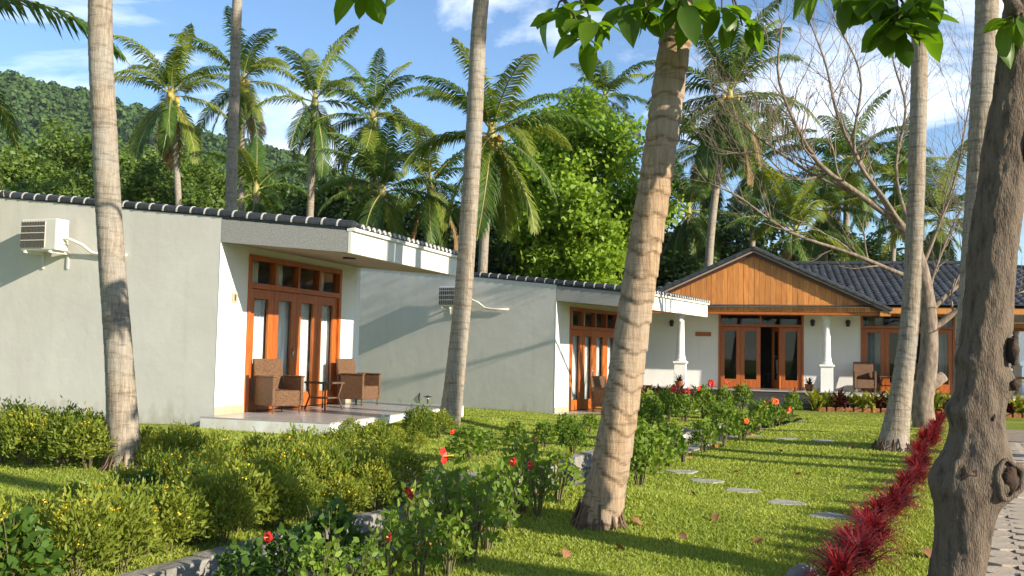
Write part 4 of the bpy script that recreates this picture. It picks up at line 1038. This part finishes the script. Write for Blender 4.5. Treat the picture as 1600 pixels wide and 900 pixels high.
def twig(mb, p, d, r, L, depth):
    n = 5; pts = [p.copy()]; rs = [r]
    for i in range(n):
        d = (d+Vector((rt.gauss(0,.16),rt.gauss(0,.16),rt.gauss(.05,.13)))).normalized(); p = p+d*(L/n); pts.append(p.copy()); rs.append(max(.003,r*(1-.66*(i+1)/n)))
    mb.tube(pts, rs, 6 if r > .02 else 4, cap=False)
    if depth <= 0: return
    for k in range(rt.randint(2,4)):
        i = rt.randint(2,n); ax = Vector((rt.gauss(0,1),rt.gauss(0,1),rt.gauss(0,1))); nd = (d+ax.normalized()*rt.uniform(.5,.9)+Vector((-.05,0,.2))).normalized()
        twig(mb, pts[i], nd, rs[i]*rt.uniform(.6,.85), L*rt.uniform(.55,.85), depth-1)
limbs = [([(1402,347),(1340,302),(1282,258),(1246,200),(1216,120),(1222,40)],.10,-.4,3),
 ([(1345,305),(1270,272),(1185,215),(1130,168)],.07,.5,3),
 ([(1405,350),(1362,285),(1312,190),(1290,100),(1262,25)],.08,.6,3),
 ([(1424,375),(1385,315),(1335,235),(1345,120),(1302,25)],.075,-.7,3),
 ([(1440,440),(1400,425),(1330,396),(1232,362),(1155,308),(1105,285)],.075,-.6,2),
 ([(1430,385),(1400,270),(1415,170),(1395,90),(1400,20)],.06,.8,3),
 ([(1440,420),(1470,345),(1492,280),(1508,200),(1520,130)],.06,-.3,3),
 ([(1452,520),(1480,497),(1512,478),(1560,465),(1600,455)],.12,-.3,1),
 ([(1450,490),(1478,462),(1512,432),(1550,380),(1570,330)],.085,.3,2),
 ([(1447,480),(1462,420),(1500,330),(1530,300)],.05,.2,3),
 ([(1300,270),(1240,280),(1190,240),(1150,240)],.04,-.2,3)]
for pl,r,dd,dep in limbs:
    mb = MB(); n = len(pl); P = spline([bp_(u,v,dd*i/(n-1)) for i,(u,v) in enumerate(pl)],18); rs = [r*.8*(1-.78*i/18) for i in range(19)]
    mb.tube(P, rs, 8)
    for i in range(5,19):
        for _k in range(1 if rt.random() < .5 else 2):
            d = (P[min(i+1,18)]-P[i-1]).normalized(); ax = Vector((rt.gauss(0,1),rt.gauss(0,1),rt.gauss(0,1))).normalized()
            twig(mb, P[i], (d*.7+ax*.7+Vector((0,0,.3))).normalized(), max(.008,rs[i]*.45), rt.uniform(.7,1.4), dep-1)
    mb.build('limb', K['palebark'], BT, smooth=True)

# ------------------------------------------------------------------ knobbly foreground tree with almond leaves overhead
ft = ground(1500,935); FT = empty('almond_tree', ft, 0, 'knobbly foreground almond tree with a hollow burl, beside the paved path', 'tree')
def fp(u,v,d=None): return aty(u,v,d or ft.y)-ft
cl_ = spline([fp(1490,990),fp(1497,900),fp(1514,760),fp(1531,620),fp(1543,480),fp(1564,300),fp(1590,120),fp(1608,-40)],300)
from mathutils import noise as NZ
mb = MB(); sg = 72; z00 = cl_[0].z
KN = [(fp(1474,745),.20,.075),(fp(1566,752),.19,.17),(fp(1530,700),.15,.05),(fp(1585,790),.12,.08),(fp(1498,800),.2,.02),(fp(1492,640),.10,.045),(fp(1566,600),.10,.05),(fp(1575,545),.08,-.03),(fp(1540,520),.07,-.02),(fp(1496,560),.09,.03),(fp(1545,660),.06,-.02),(fp(1515,850),.05,.02)]
for i,p in enumerate(cl_):
    t = i/300; r = .160-.035*t
    tn = (cl_[min(i+1,300)]-cl_[max(i-1,0)]).normalized(); a = Vector((1,0,0)); a = (a-tn*a.dot(tn)).normalized(); c = tn.cross(a)
    for s in range(sg):
        an = 2*math.pi*s/sg; q_ = p+(a*math.cos(an)+c*math.sin(an))*r; dr = .006*math.sin(an*3-p.z*3)+.012*NZ.noise(Vector((q_.x*9,q_.y*9,q_.z*4)))+.010*NZ.noise(Vector((q_.x*30,q_.y*30,q_.z*9)))+.005*NZ.noise(Vector((q_.x*80,q_.y*80,q_.z*40)))
        for kc,kr,ka in KN:
            dd = (q_-kc); dd.y *= .35; dr += ka*math.exp(-(dd.length/kr)**2*2)
        mb.v.append(tuple(p+(a*math.cos(an)+c*math.sin(an))*(r+dr)))
for i in range(300):
    for s in range(sg): s2 = (s+1)%sg; mb.f.append((i*sg+s,i*sg+s2,(i+1)*sg+s2,(i+1)*sg+s)); mb.m.append(0)
mb.build('trunk', K['bark'], FT, smooth=True)
# the burl's torn rim and dark lumps that paint the hollows' shade, and scars
def blob(c, rx, ry_, rz_, m_, name, seed):
    rr = random.Random(seed); mb = MB(); n1,n2 = 10,16
    for i in range(n1+1):
        th = math.pi*i/n1
        for j in range(n2):
            ph = 2*math.pi*j/n2; w = 1+.16*math.sin(3*ph+th*4+seed)+.10*math.sin(7*ph+seed*2+th*3)
            mb.v.append((c.x+rx*w*math.sin(th)*math.cos(ph),c.y+ry_*w*math.sin(th)*math.sin(ph),c.z+rz_*w*math.cos(th)))
    for i in range(n1):
        for j in range(n2): j2 = (j+1)%n2; mb.f.append((i*n2+j,(i+1)*n2+j,(i+1)*n2+j2,i*n2+j2)); mb.m.append(0)
    return mb.build(name, m_, FT, smooth=True)
fd = Vector((0,-.150,0))
def rim(cu, cv, ru, rv, depth, thick, seed):
    # closed lip round a hollow's dark lump, set into the bark
    rr = random.Random(seed); P = []; rs = []
    for i in range(37):
        an = 2*math.pi*i/36; w = 1+.10*math.sin(3*an+seed)+.06*math.sin(5*an+seed*2)
        q_ = fp(cu+ru*w*math.cos(an), cv+rv*w*math.sin(an)); x_ = (cu+ru*w*math.cos(an)-1528)/75
        P.append(q_+fd*(depth-.45*x_*x_)); rs.append(thick*(1+.35*math.sin(2*an+seed)+.15*math.sin(7*an)))
    MB().tube(P, rs, 9, cap=False).build('burl_rim', K['bark'], FT, smooth=True)
blob(fp(1503,738)+fd*.80,.105,.055,.085,K['barkdark'],'hollow',1); rim(1503,738,29,25,.98,.017,1)  # raised lump, its dark colour stands in for the hollow's shade
blob(fp(1552,742)+fd*1.05,.065,.06,.085,K['barkdark'],'hollow',2); rim(1552,742,20,28,1.32,.018,2)  # second raised lump, recess shade painted by dark colour
for (u,v,a,b_,sd) in [(1566,548,.030,.075,3),(1568,600,.035,.03,4),(1533,650,.018,.04,6),(1500,832,.035,.018,7),(1592,230,.04,.17,8)]:
    blob(fp(u,v)+fd*.80,a,.035,b_,K['barkdark'],'bark_scar',sd)
# leafy twigs overhead
def leaf_mesh(seed):
    rr = random.Random(seed); mb = MB(); L,Wd = 1.0,.60; n = 6; bend = rr.uniform(.1,.8); fold = rr.uniform(.1,.45)
    for i in range(n+1):
        t = i/n; w = Wd*.5*(math.sin(math.pi*min(1,t**1.35))**.75)*(1 if t<1 else 0)+.006; z = -bend*t*t
        wob = .02*math.sin(t*9+seed)
        mb.v += [(L*t,-w,z+fold*w+wob),(L*t,0,z),(L*t,w,z+fold*w-wob)]
    for i in range(n):
        for j in range(2): a = i*3+j; mb.f.append((a,a+1,a+4,a+3)); mb.m.append(0)
    me = bpy.data.meshes.new('leaf'); me.from_pydata(mb.v,[],mb.f); me.materials.append(K['almond']); me.polygons.foreach_set('use_smooth',[True]*len(me.polygons)); return me
LM = [leaf_mesh(i) for i in range(5)]
rl = random.Random(3)
def rosette(br, c, n, size, tilt):
    for k in range(n):
        o = link('leaf', LM[rl.randint(0,4)], br); az = 2.4*k+rl.uniform(-.4,.4); el = rl.uniform(-.75,.35)+tilt
        s = size*1.2*rl.uniform(.5,1.15); o.location = c+Vector((math.cos(az)*.03,math.sin(az)*.03,rl.uniform(-.02,.02))); o.rotation_euler = (rl.uniform(-.5,.5),-el,az); o.scale = (s,s,s)
def leafy_branch(pl, d, ros, r=.025):
    P = spline([fp(u,v,d+dd) for u,v,dd in pl],16); mb = MB(); mb.tube(P,[r*(1-.7*i/16) for i in range(17)],7)
    sites = [(fp(u,v,d+dd),n,s) for u,v,dd,n,s in ros]
    for c,n,s in sites:
        q_ = min(P, key=lambda x_: (x_-c).length); mb.tube(spline([q_,q_.lerp(c,.6)+Vector((0,0,.03)),c],5),[.011,.01,.009,.008,.007,.006],5)
    br = mb.build('branch', K['bark'], FT, smooth=True)
    for c,n,s in sites: rosette(br, c, n, s, -.1)
leafy_branch([(1598,-40,-.3),(1500,-130,.4),(1330,-90,1.0),(1150,-60,1.2),(960,-30,1.2),(880,0,1.2)],5.9,[(895,22,1.2,9,.24),(925,38,1.1,8,.22),(985,12,1.2,9,.24),(1045,-8,1.2,8,.24),(1085,-20,1.2,7,.22),(1128,12,1.1,9,.24),(1150,22,1.2,7,.22),(955,-25,1.3,8,.23),(1010,-60,1.3,8,.24),(870,15,1.3,7,.22),(912,58,1.1,5,.2),(1010,20,1.1,8,.22),(1062,12,1.1,7,.22),(1160,40,1.1,6,.22)],.05)
leafy_branch([(1590,20,-.2),(1540,-60,.1),(1470,-50,.4),(1400,-10,.5),(1350,-20,.6)],5.9,[(1340,-8,.6,9,.24),(1385,18,.5,9,.24),(1420,28,.5,9,.24),(1405,48,.4,6,.2),(1300,-35,.6,8,.22),(1440,-15,.5,8,.24),(1365,0,.5,8,.24),(1398,35,.35,7,.22),(1432,10,.4,8,.24)],.045)
leafy_branch([(1150,-60,1.0),(900,-150,1.4),(700,-110,1.5),(575,-40,1.5)],5.9,[(568,-14,1.5,8,.22),(600,-45,1.5,7,.22),(700,-120,1.5,7,.24)],.035)
leafy_branch([(1596,80,-.1),(1602,45,-.2),(1590,25,-.3)],5.9,[(1590,28,-.3,7,.20)],.02)

# dry leaves dropped on the grass
dryleaf = mat('dry_fallen_leaf', (.30,.13,.05), (.16,.07,.03), 8, .7, island=.4)
LD = [m_.copy() for m_ in LM[:3]]
for m_ in LD: m_.materials.clear(); m_.materials.append(dryleaf)
for k,(u,v,s_) in enumerate([(1432,868,.22),(1060,845,.12),(985,805,.11),(1120,812,.1),(1195,850,.12),(880,868,.12),(760,690,.13),(845,672,.12),(1075,775,.1),(1252,745,.11),(1180,720,.11),(1330,700,.12),(130,765,.12),(60,790,.12),(210,745,.11),(1008,690,.12),(1385,760,.1),(1300,862,.1),(960,862,.11),(1150,742,.1),(1215,708,.11),(1350,735,.1)]):
    q_ = ground(u,v); o = link('fallen_leaf', LD[k%3]); o.location = q_+Vector((0,0,.05)); o.rotation_euler = (rl.uniform(-.4,.4),rl.uniform(-.2,.5),rl.uniform(0,6)); o.scale = (s_,s_,s_)
    tag(o, 'large curled brown dry leaf lying by the knobbly tree foot' if k == 0 else 'small dry brown leaf lying on the mown grass', 'leaf', 'dry leaves fallen on the lawn')
# ------------------------------------------------------------------ shrubs
def shrub_mesh(seed, h, r, n, ll, wr, up=.5):
    g_ = np.random.default_rng(seed); global rng; rng = g_
    u = unit(n); u[:,2] = np.abs(u[:,2])*1.25-.30
    rad_ = g_.uniform(.35,1,n)**.5; lob = 1+.18*np.sin(u[:,0]*6+seed)*np.cos(u[:,1]*5+seed)
    C_ = u*rad_[:,None]*lob[:,None]*np.array([r,r,h*.62])+np.array([0,0,h*.40])
    C_[:,2] += g_.exponential(.05*h,n)
    D = u*.7+unit(n)*.8+np.array([0,0,up]); D /= np.linalg.norm(D,axis=1,keepdims=True)
    U = np.cross(D,unit(n)); U /= np.linalg.norm(U,axis=1,keepdims=True)
    l_ = ll*g_.uniform(.45,1.3,n)
    return leaf_ovate(C_,D,U,l_,l_*wr*g_.uniform(.8,1.15,n)), C_
def stems_mesh(seed, h, r, k):
    rr = random.Random(seed); mb = MB()
    for i in range(k):
        a = rr.uniform(0,6.28); e = Vector((math.cos(a)*r*.75*rr.random(),math.sin(a)*r*.75*rr.random(),h*rr.uniform(.7,1.0)))
        mb.tube(spline([(e.x*.15,e.y*.15,-.05),(e.x*.5,e.y*.5,e.z*.5),tuple(e)],5),[.011,.01,.008,.006,.004,.003],4)
    return mb
def flowers_mesh(C_, n, size, seed):
    g_ = np.random.default_rng(seed); global rng; rng = g_
    hi = C_[np.argsort(-(C_[:,2]+.5*np.linalg.norm(C_[:,:2],axis=1)))[:len(C_)//3]]; P_ = hi[g_.choice(len(hi),n)]; P_ = np.repeat(P_,5,0)+g_.normal(size=(n*5,3))*size*.7
    D,U = rand_frame(len(P_)); return leaf_quads(P_,D,U,np.full(len(P_),size),np.full(len(P_),size*.8))
HV = []
for i in range(4):
    V, C_ = shrub_mesh(200+i,.62,.40,2600,.060,.36); HV.append((numpy_mesh('foliage',V,6,K['hedge']), numpy_mesh('flowers',flowers_mesh(C_,15,.020,i),4,K['yellow']), None, stems_mesh(i,.5,.35,9)))
STM = []
def place_shrub(p, var, sc, label, group, i, set_=None, name='flowering_shrub'):
    A = empty(name, p, random.uniform(0,6.28), label, 'shrub', group); fo, fl, _, st = set_[var]
    o = link('foliage', fo, A); fo_ = tag(link('flowers', fl, A), kind='stuff') if fl else None
    if not isinstance(st, bpy.types.Mesh):
        so_ = st.build('stems', K['twig'], A); set_[var] = (fo,fl,None,so_.data)
    else: link('stems', st, A)
    A.scale = (sc*random.uniform(.9,1.1),sc*random.uniform(.9,1.1),sc*random.uniform(.85,1.15)); return A
row1 = [(-45,722),(0,724),(45,727),(95,728),(140,727),(248,735),(295,738),(345,742),(395,748),(445,747),(495,742),(545,735),(590,726),(630,716),(655,702),(20,712),(75,714),(120,714),(235,716),(285,718),(335,722),(390,726),(440,726),(490,720),(540,712)]
for i,(u,v) in enumerate(row1):
    p = ground(u,v); s = .92 if u < 230 else (.36 if u > 430 else .48 if u > 320 else .62)
    place_shrub(p,i%4,s*random.uniform(.9,1.1),'bushy yellow-flowered shrub in the low hedge along the near bungalow','hedge shrubs along the bungalow',i,HV)
for i,(u,v,s) in enumerate([(655,692,.72),(684,686,.78),(670,682,.7)]):
    place_shrub(ground(u,v),i%4,s,'rounded bright green shrub at the foot of the slim grey palm','shrubs by the slim palm',i,HV)
row2 = [(-30,935),(30,930),(110,935),(190,915),(265,896),(335,878),(400,858),(465,840),(525,822),(580,806),(625,790),(150,880),(225,866),(300,848),(370,830),(440,812),(505,797),(565,783),(615,770),(645,760),(330,815),(400,800),(465,785),(530,770),(590,757),(480,765),(545,752),(250,930),(330,915)]
for i,(u,v) in enumerate(row2):
    p = ground(u,v)
    place_shrub(p,i%4,(.5 if u < 200 else .74 if u < 340 else .5 if v < 775 else .8)*random.uniform(.9,1.08),'dense yellow-flowered shrub in the bed left of the concrete channel','shrubs left of the channel',i,HV)
for i in range(9):
    for ac_ in (-.24,-.62,-1.0):
        q_ = G(-4.3+i*.46+random.uniform(-.1,.1), ac_+random.uniform(-.08,.08)); q_ = Vector((q_.x,q_.y,gz(q_.x,q_.y)))
        place_shrub(q_,(i+2)%4,random.uniform(.6,.78),'loose yellow-flowered shrub growing against the concrete channel wall','shrubs against the channel wall',i,HV)
# hibiscus
BV = []; DV = []
def hib_set(mt, seed, n, h, r, ll):
    V, C_ = shrub_mesh(seed,h,r,n,ll,.55,.1); return (numpy_mesh('foliage',V,6,K[mt]), None, None, stems_mesh(seed,h,r,11))
for i in range(3): BV.append(hib_set('hib',300+i,560,.62,.30,.085))
SV = [hib_set('hib',340+i,210,.66,.27,.085) for i in range(3)]
for i in range(2): DV.append(hib_set('hibdark',320+i,420,.62,.28,.095))
def flower_mesh(mt):
    mb = MB()
    for k in range(5):
        a = 2*math.pi*k/5; ca,sa = math.cos(a),math.sin(a); px,py = -sa,ca; L=.062; w=.034
        def q_(t,s_,z): return (ca*t+px*s_, sa*t+py*s_, z)
        mb.add([q_(.004,0,0),q_(L*.55,-w,.018),q_(L*.6,0,.024),q_(L*.55,w,.018),q_(L,-w*.6,.012),q_(L*1.05,0,.006),q_(L,w*.6,.012)],[(0,1,2),(0,2,3),(1,4,5,2),(2,5,6,3)],0)
    mb.tube([(0,0,0),(.005,0,.04),(.012,0,.07)],[.005,.004,.006],5,1)
    me = bpy.data.meshes.new('flower'); me.from_pydata(mb.v,[],mb.f); me.materials.append(K[mt]); me.materials.append(K['yellow']); me.polygons.foreach_set('material_index', mb.m); return me
FLM = {k:flower_mesh(k) for k in ('petal','orange')}
def hibiscus(u,v,s,label,group,flowers=(),dark=False,fk='petal'):
    p = ground(u,v); A = place_shrub(p, random.randint(0,1 if dark else 2), s, label, group, 0, DV if dark else (SV if group == 'hibiscus along the channel' else BV), 'hibiscus_shrub'); A.rotation_euler.z = 0
    for (du,dv,fs) in flowers:      # blooms: offset in the plant's own metres (across, up)
        o = link('flower', FLM[fk], A); o.location = (du,-.28,dv); o.rotation_euler = (R(70)+random.uniform(-.3,.3),random.uniform(-.4,.4),random.uniform(0,6)); o.scale = (fs,fs,fs)
for (u,v,s,fl) in [(700,838,.9,[(-.05,.78,1.35)]),(745,842,.78,[]),(792,828,.75,[(.05,.66,.7)]),(840,806,.72,[(-.1,.62,.8)]),(690,872,.8,[]),(735,880,.85,[]),(640,885,.75,[(.0,.62,.9)]),(815,800,.8,[(.1,.7,.7)]),(870,785,.8,[]),(760,862,.8,[]),(560,945,.6,[]),(605,925,.6,[(.05,.5,.7)]),(655,915,.6,[]),(500,965,.6,[]),(700,900,.6,[])]:
    hibiscus(u,v,s,'leafy hibiscus with red blooms between the channel and the open lawn','hibiscus along the channel',fl)
for (u,v,s,fl) in [(760,712,0.59,[]),(805,706,0.59,[(-.05,.6,.6)]),(850,700,0.63,[]),(895,712,0.73,[]),(885,690,0.63,[]),(730,722,.8,[(-.2,.55,.8)]),(920,735,0.59,[])]:
    hibiscus(u,v,s,'leafy green hibiscus behind the channel before the farther bungalow lawn','hibiscus behind the channel',fl)
for (u,v,s,fl) in [(990,738,.95,[]),(1022,742,.9,[]),(1045,728,.8,[]),(995,712,.9,[(0,.6,.8)]),(1000,760,.8,[])]:
    hibiscus(u,v,s,'bushy hibiscus just right of the thick leaning palm trunk','hibiscus by the leaning palm',fl)
for (u,v,s,fl) in [(1010,668,1.15,[]),(1040,664,1.15,[(.1,.65,1.2)]),(1070,660,1.1,[(0,.7,1.1)]),(1100,654,1.15,[(.1,.7,1.3),(-.15,.6,1)]),(1130,648,1.2,[(0,.72,1.4)]),(1160,642,1.2,[]),(1015,690,.9,[]),(1045,682,.9,[])]:
    hibiscus(u,v,s,'tall hibiscus with red blooms before the main house steps','hibiscus before the steps',fl)
for (u,v,s,fl) in [(1100,708,.85,[]),(1130,698,.9,[]),(1160,690,.85,[(0,.45,.9)]),(1185,678,.9,[(.1,.6,1.2)]),(1205,668,.95,[(0,.6,1.3)]),(1222,658,1.0,[(.1,.65,1.3),(-.1,.5,1)]),(1238,648,1.0,[(0,.7,1.2)]),(1140,680,.8,[]),(1115,688,.8,[])]:
    hibiscus(u,v,s,'hibiscus with orange blooms edging the sunny lawn','orange hibiscus along the lawn',fl,fk='orange')
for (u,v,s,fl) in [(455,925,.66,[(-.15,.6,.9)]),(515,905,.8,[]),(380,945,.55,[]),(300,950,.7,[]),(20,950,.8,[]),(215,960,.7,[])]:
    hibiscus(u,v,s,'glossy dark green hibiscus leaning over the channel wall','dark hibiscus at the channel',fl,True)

# strap-leaved plants
def strap_mesh(mt, n, L, w, seed, spread=1.0):
    rr = random.Random(seed); mb = MB()
    for k in range(n):
        az = rr.uniform(0,6.28); el = R(85)-abs(rr.gauss(0,.55))*spread; ll = L*rr.uniform(.6,1.1); d = Vector((math.cos(az),math.sin(az),0)); o = d*rr.uniform(0,.10)*L*2+Vector((0,0,rr.uniform(0,.45)*L)); sd = Vector((-d.y,d.x,0))
        p = o.copy(); b0 = len(mb.v); ee = el
        for i in range(4):
            t = i/3; ww = w*(math.sin(math.pi*(.2+.75*t))); mb.v += [tuple(p-sd*ww),tuple(p+sd*ww)]; p = p+(d*math.cos(ee)+Vector((0,0,math.sin(ee))))*ll/3; ee -= R(18)+rr.random()*.25
        for i in range(3): a = b0+i*2; mb.f.append((a,a+1,a+3,a+2)); mb.m.append(0)
    me = bpy.data.meshes.new('foliage'); me.from_pydata(mb.v,[],mb.f); me.materials.append(K[mt]); return me
RM = [strap_mesh('red',190,.27,.008,i,1.25) for i in range(3)]
reds = [(1312,920,1.0),(1345,892,1.0),(1328,872,.85),(1366,858,.95),(1352,842,.85),(1384,834,.95),(1372,815,.85),(1394,808,.9),(1410,793,.9),(1424,782,.9),(1416,768,.8),(1436,756,.9),(1429,742,.85),(1442,732,.9),(1437,718,.85),(1450,710,.95),(1446,698,.85),(1457,692,.95),(1462,680,.95),(1460,672,.9),(1467,667,.95),(1471,658,1.0),(1475,650,1.0),(1478,643,1.0)]
for i,(u,v,s) in enumerate(r_ for k_,r_ in enumerate(reds) if k_ not in (5,9,15)):
    p = ground(u,v); A = empty('red_cordyline', p, random.uniform(0,6), 'spiky crimson plant in the red row beside the paved path', 'plant', 'red plants along the path')
    link('foliage', RM[i%3], A); s *= random.uniform(.98,1.35); A.scale = (s,s,s*random.uniform(.75,1.05))
DM = [strap_mesh('dra',46,.36,.022,10+i,1.0) for i in range(2)]+[strap_mesh('maroon',46,.36,.022,20+i,1.1) for i in range(2)]
bz0, bz1 = loc(H,-.2,-3.1), loc(H,8.6,-3.1)
for i in range(40):
    q_ = loc(H, 2.9+i*.22+random.uniform(-.08,.08) if i < 32 else 10.6+(i-32)*.36, -2.75+random.uniform(-.2,.2)); q_.z = gz(q_.x,q_.y)
    dk = (i*7)%5 in (1,3)
    A = empty('border_plant', q_, random.uniform(0,6), 'dark maroon strap-leaved plant in the border before the porch' if dk else 'yellow-green variegated plant in the border before the porch', 'plant', 'maroon border plants' if dk else 'variegated border plants')
    link('foliage', DM[(2 if dk else 0)+i%2], A); s = random.uniform(1.4,1.95); A.scale = (s,s,s)
for i,(u,v) in enumerate([(1000,648),(1030,645),(1060,640),(1090,636),(1015,652),(1045,650)]):
    q_ = ground(u,v); A = empty('border_plant', q_, i, 'dark maroon plant among the tall hibiscus near the farther bungalow', 'plant', 'maroon plants by the hibiscus'); link('foliage', DM[2+i%2], A); A.scale = (1.7,1.7,1.9)
ed = empty('border_edging', loc(H,6,-3.1,-.2), 0, 'row of terracotta edging tiles in front of the porch border plants', 'edging'); ed.matrix_world = Matrix.Identity(4)
tme = None
for i in range(34):
    q_ = loc(H,3.1+i*.25,-3.15); 
    if tme is None: mb = MB(); mb.box(-.105,.105,-.03,.03,-.08,.13); o = mb.build('edging_tile', K['terra'], ed, bevel=.02); tme = o.data
    else: o = link('edging_tile', tme, ed, .02)
    o.location = (q_.x,q_.y,gz(q_.x,q_.y)+random.uniform(-.01,.01)); o.rotation_euler.z = H.rotation_euler.z+random.gauss(0,.05)
# pots by the columns
def potted(p, label):
    A = empty('potted_plant', p, 0, label, 'potted plant'); MB().lathe([(.09,0),(.14,.2),(.15,.22),(.13,.22),(.12,.18)],14).build('pot', K['terra'], A, smooth=True)
    o = link('foliage', DM[3], A); o.location.z = .15; o.scale = (.8,.8,.8)
potted(loc(H,2.85,-1.2,FZ), 'small potted red plant beside the open glass doors')
potted(loc(H,-1.15,-1.95,FZ), 'small potted plant before the column by the wooden sign')

# ------------------------------------------------------------------ short grass blades on the lawn
g_ = np.random.default_rng(5); NB = 520000
dd = np.exp(g_.uniform(math.log(5.2), math.log(27), NB)); uu = g_.uniform(-.60,.60,NB); gxx = uu*dd; gyy = dd
al, ac = gs(gxx,gyy)
ok = ~((ac > -.16) & (ac < CHW+.14) & (al > -6) & (al < 18)) & ~((al > -.2) & (al < 1.6) & (ac > -1.7) & (ac <= 0))
# keep off the path and out of the buildings
s_ = (gxx-PE0.x)*pn.x+(gyy-PE0.y)*pn.y; ok &= s_ < .12
for Bx in (B1,B2):
    inv = np.array(Bx.matrix_world.inverted()); lx = inv[0,0]*gxx+inv[0,1]*gyy+inv[0,3]; ly = inv[1,0]*gxx+inv[1,1]*gyy+inv[1,3]
    ok &= ~((lx < 2.5) & (ly > -.4) & (ly < 5.5)) 
for (u,v) in [(1065,737),(1103,752),(1159,767),(1228,786),(1298,807),(1177,682),(1230,686),(1288,689)]:
    p = ground(u,v); ok &= (gxx-p.x)**2+(gyy-p.y)**2 > .2**2
patch = np.sin(gxx*3.1+np.sin(gyy*2.3)*1.5)*np.sin(gyy*2.7+np.sin(gxx*1.9)); ok &= g_.uniform(-1.6,1,NB) < patch*.6+.45
gxx = gxx[ok]; gyy = gyy[ok]; n = len(gxx); gzz = hz(gxx,gyy); dist = gyy
hgt = g_.uniform(.014,.036,n)*(1+.25*np.sin(gxx*2.3)*np.sin(gyy*1.7)); wd = .0035+.0007*dist*g_.uniform(.7,1.2,n); az = g_.uniform(0,6.283,n); lean = g_.normal(size=(n,2))*.55
base = np.stack([gxx,gyy,gzz-.004],1); sd = np.stack([np.cos(az),np.sin(az),np.zeros(n)],1)*wd[:,None]
tip = base+np.stack([lean[:,0]*hgt,lean[:,1]*hgt,hgt],1)
V = np.stack([base-sd,base+sd,tip],1).reshape(-1,3)
me = numpy_mesh('grass', V, 3, K['grass'])
tag(link('grass', me), 'short mown green grass covering the sunny lawn', 'grass', kind='stuff')
print('grass', n)

# ------------------------------------------------------------------ sea air between the garden and the hill
m, nt, b = nodes('haze_air'); N, L = nt.nodes, nt.links; N.remove(b)
v_ = N.new('ShaderNodeVolumePrincipled'); v_.inputs['Color'].default_value = (.80,.88,1,1); v_.inputs['Density'].default_value = .00008; v_.inputs['Anisotropy'].default_value = .2
L.new(v_.outputs[0], N['Material Output'].inputs['Volume'])
tag(MB().box(-3200,12500,-300,12500,-8,232).build('haze', m), 'thin pale sea haze over the whole garden and hill', 'haze', kind='stuff')
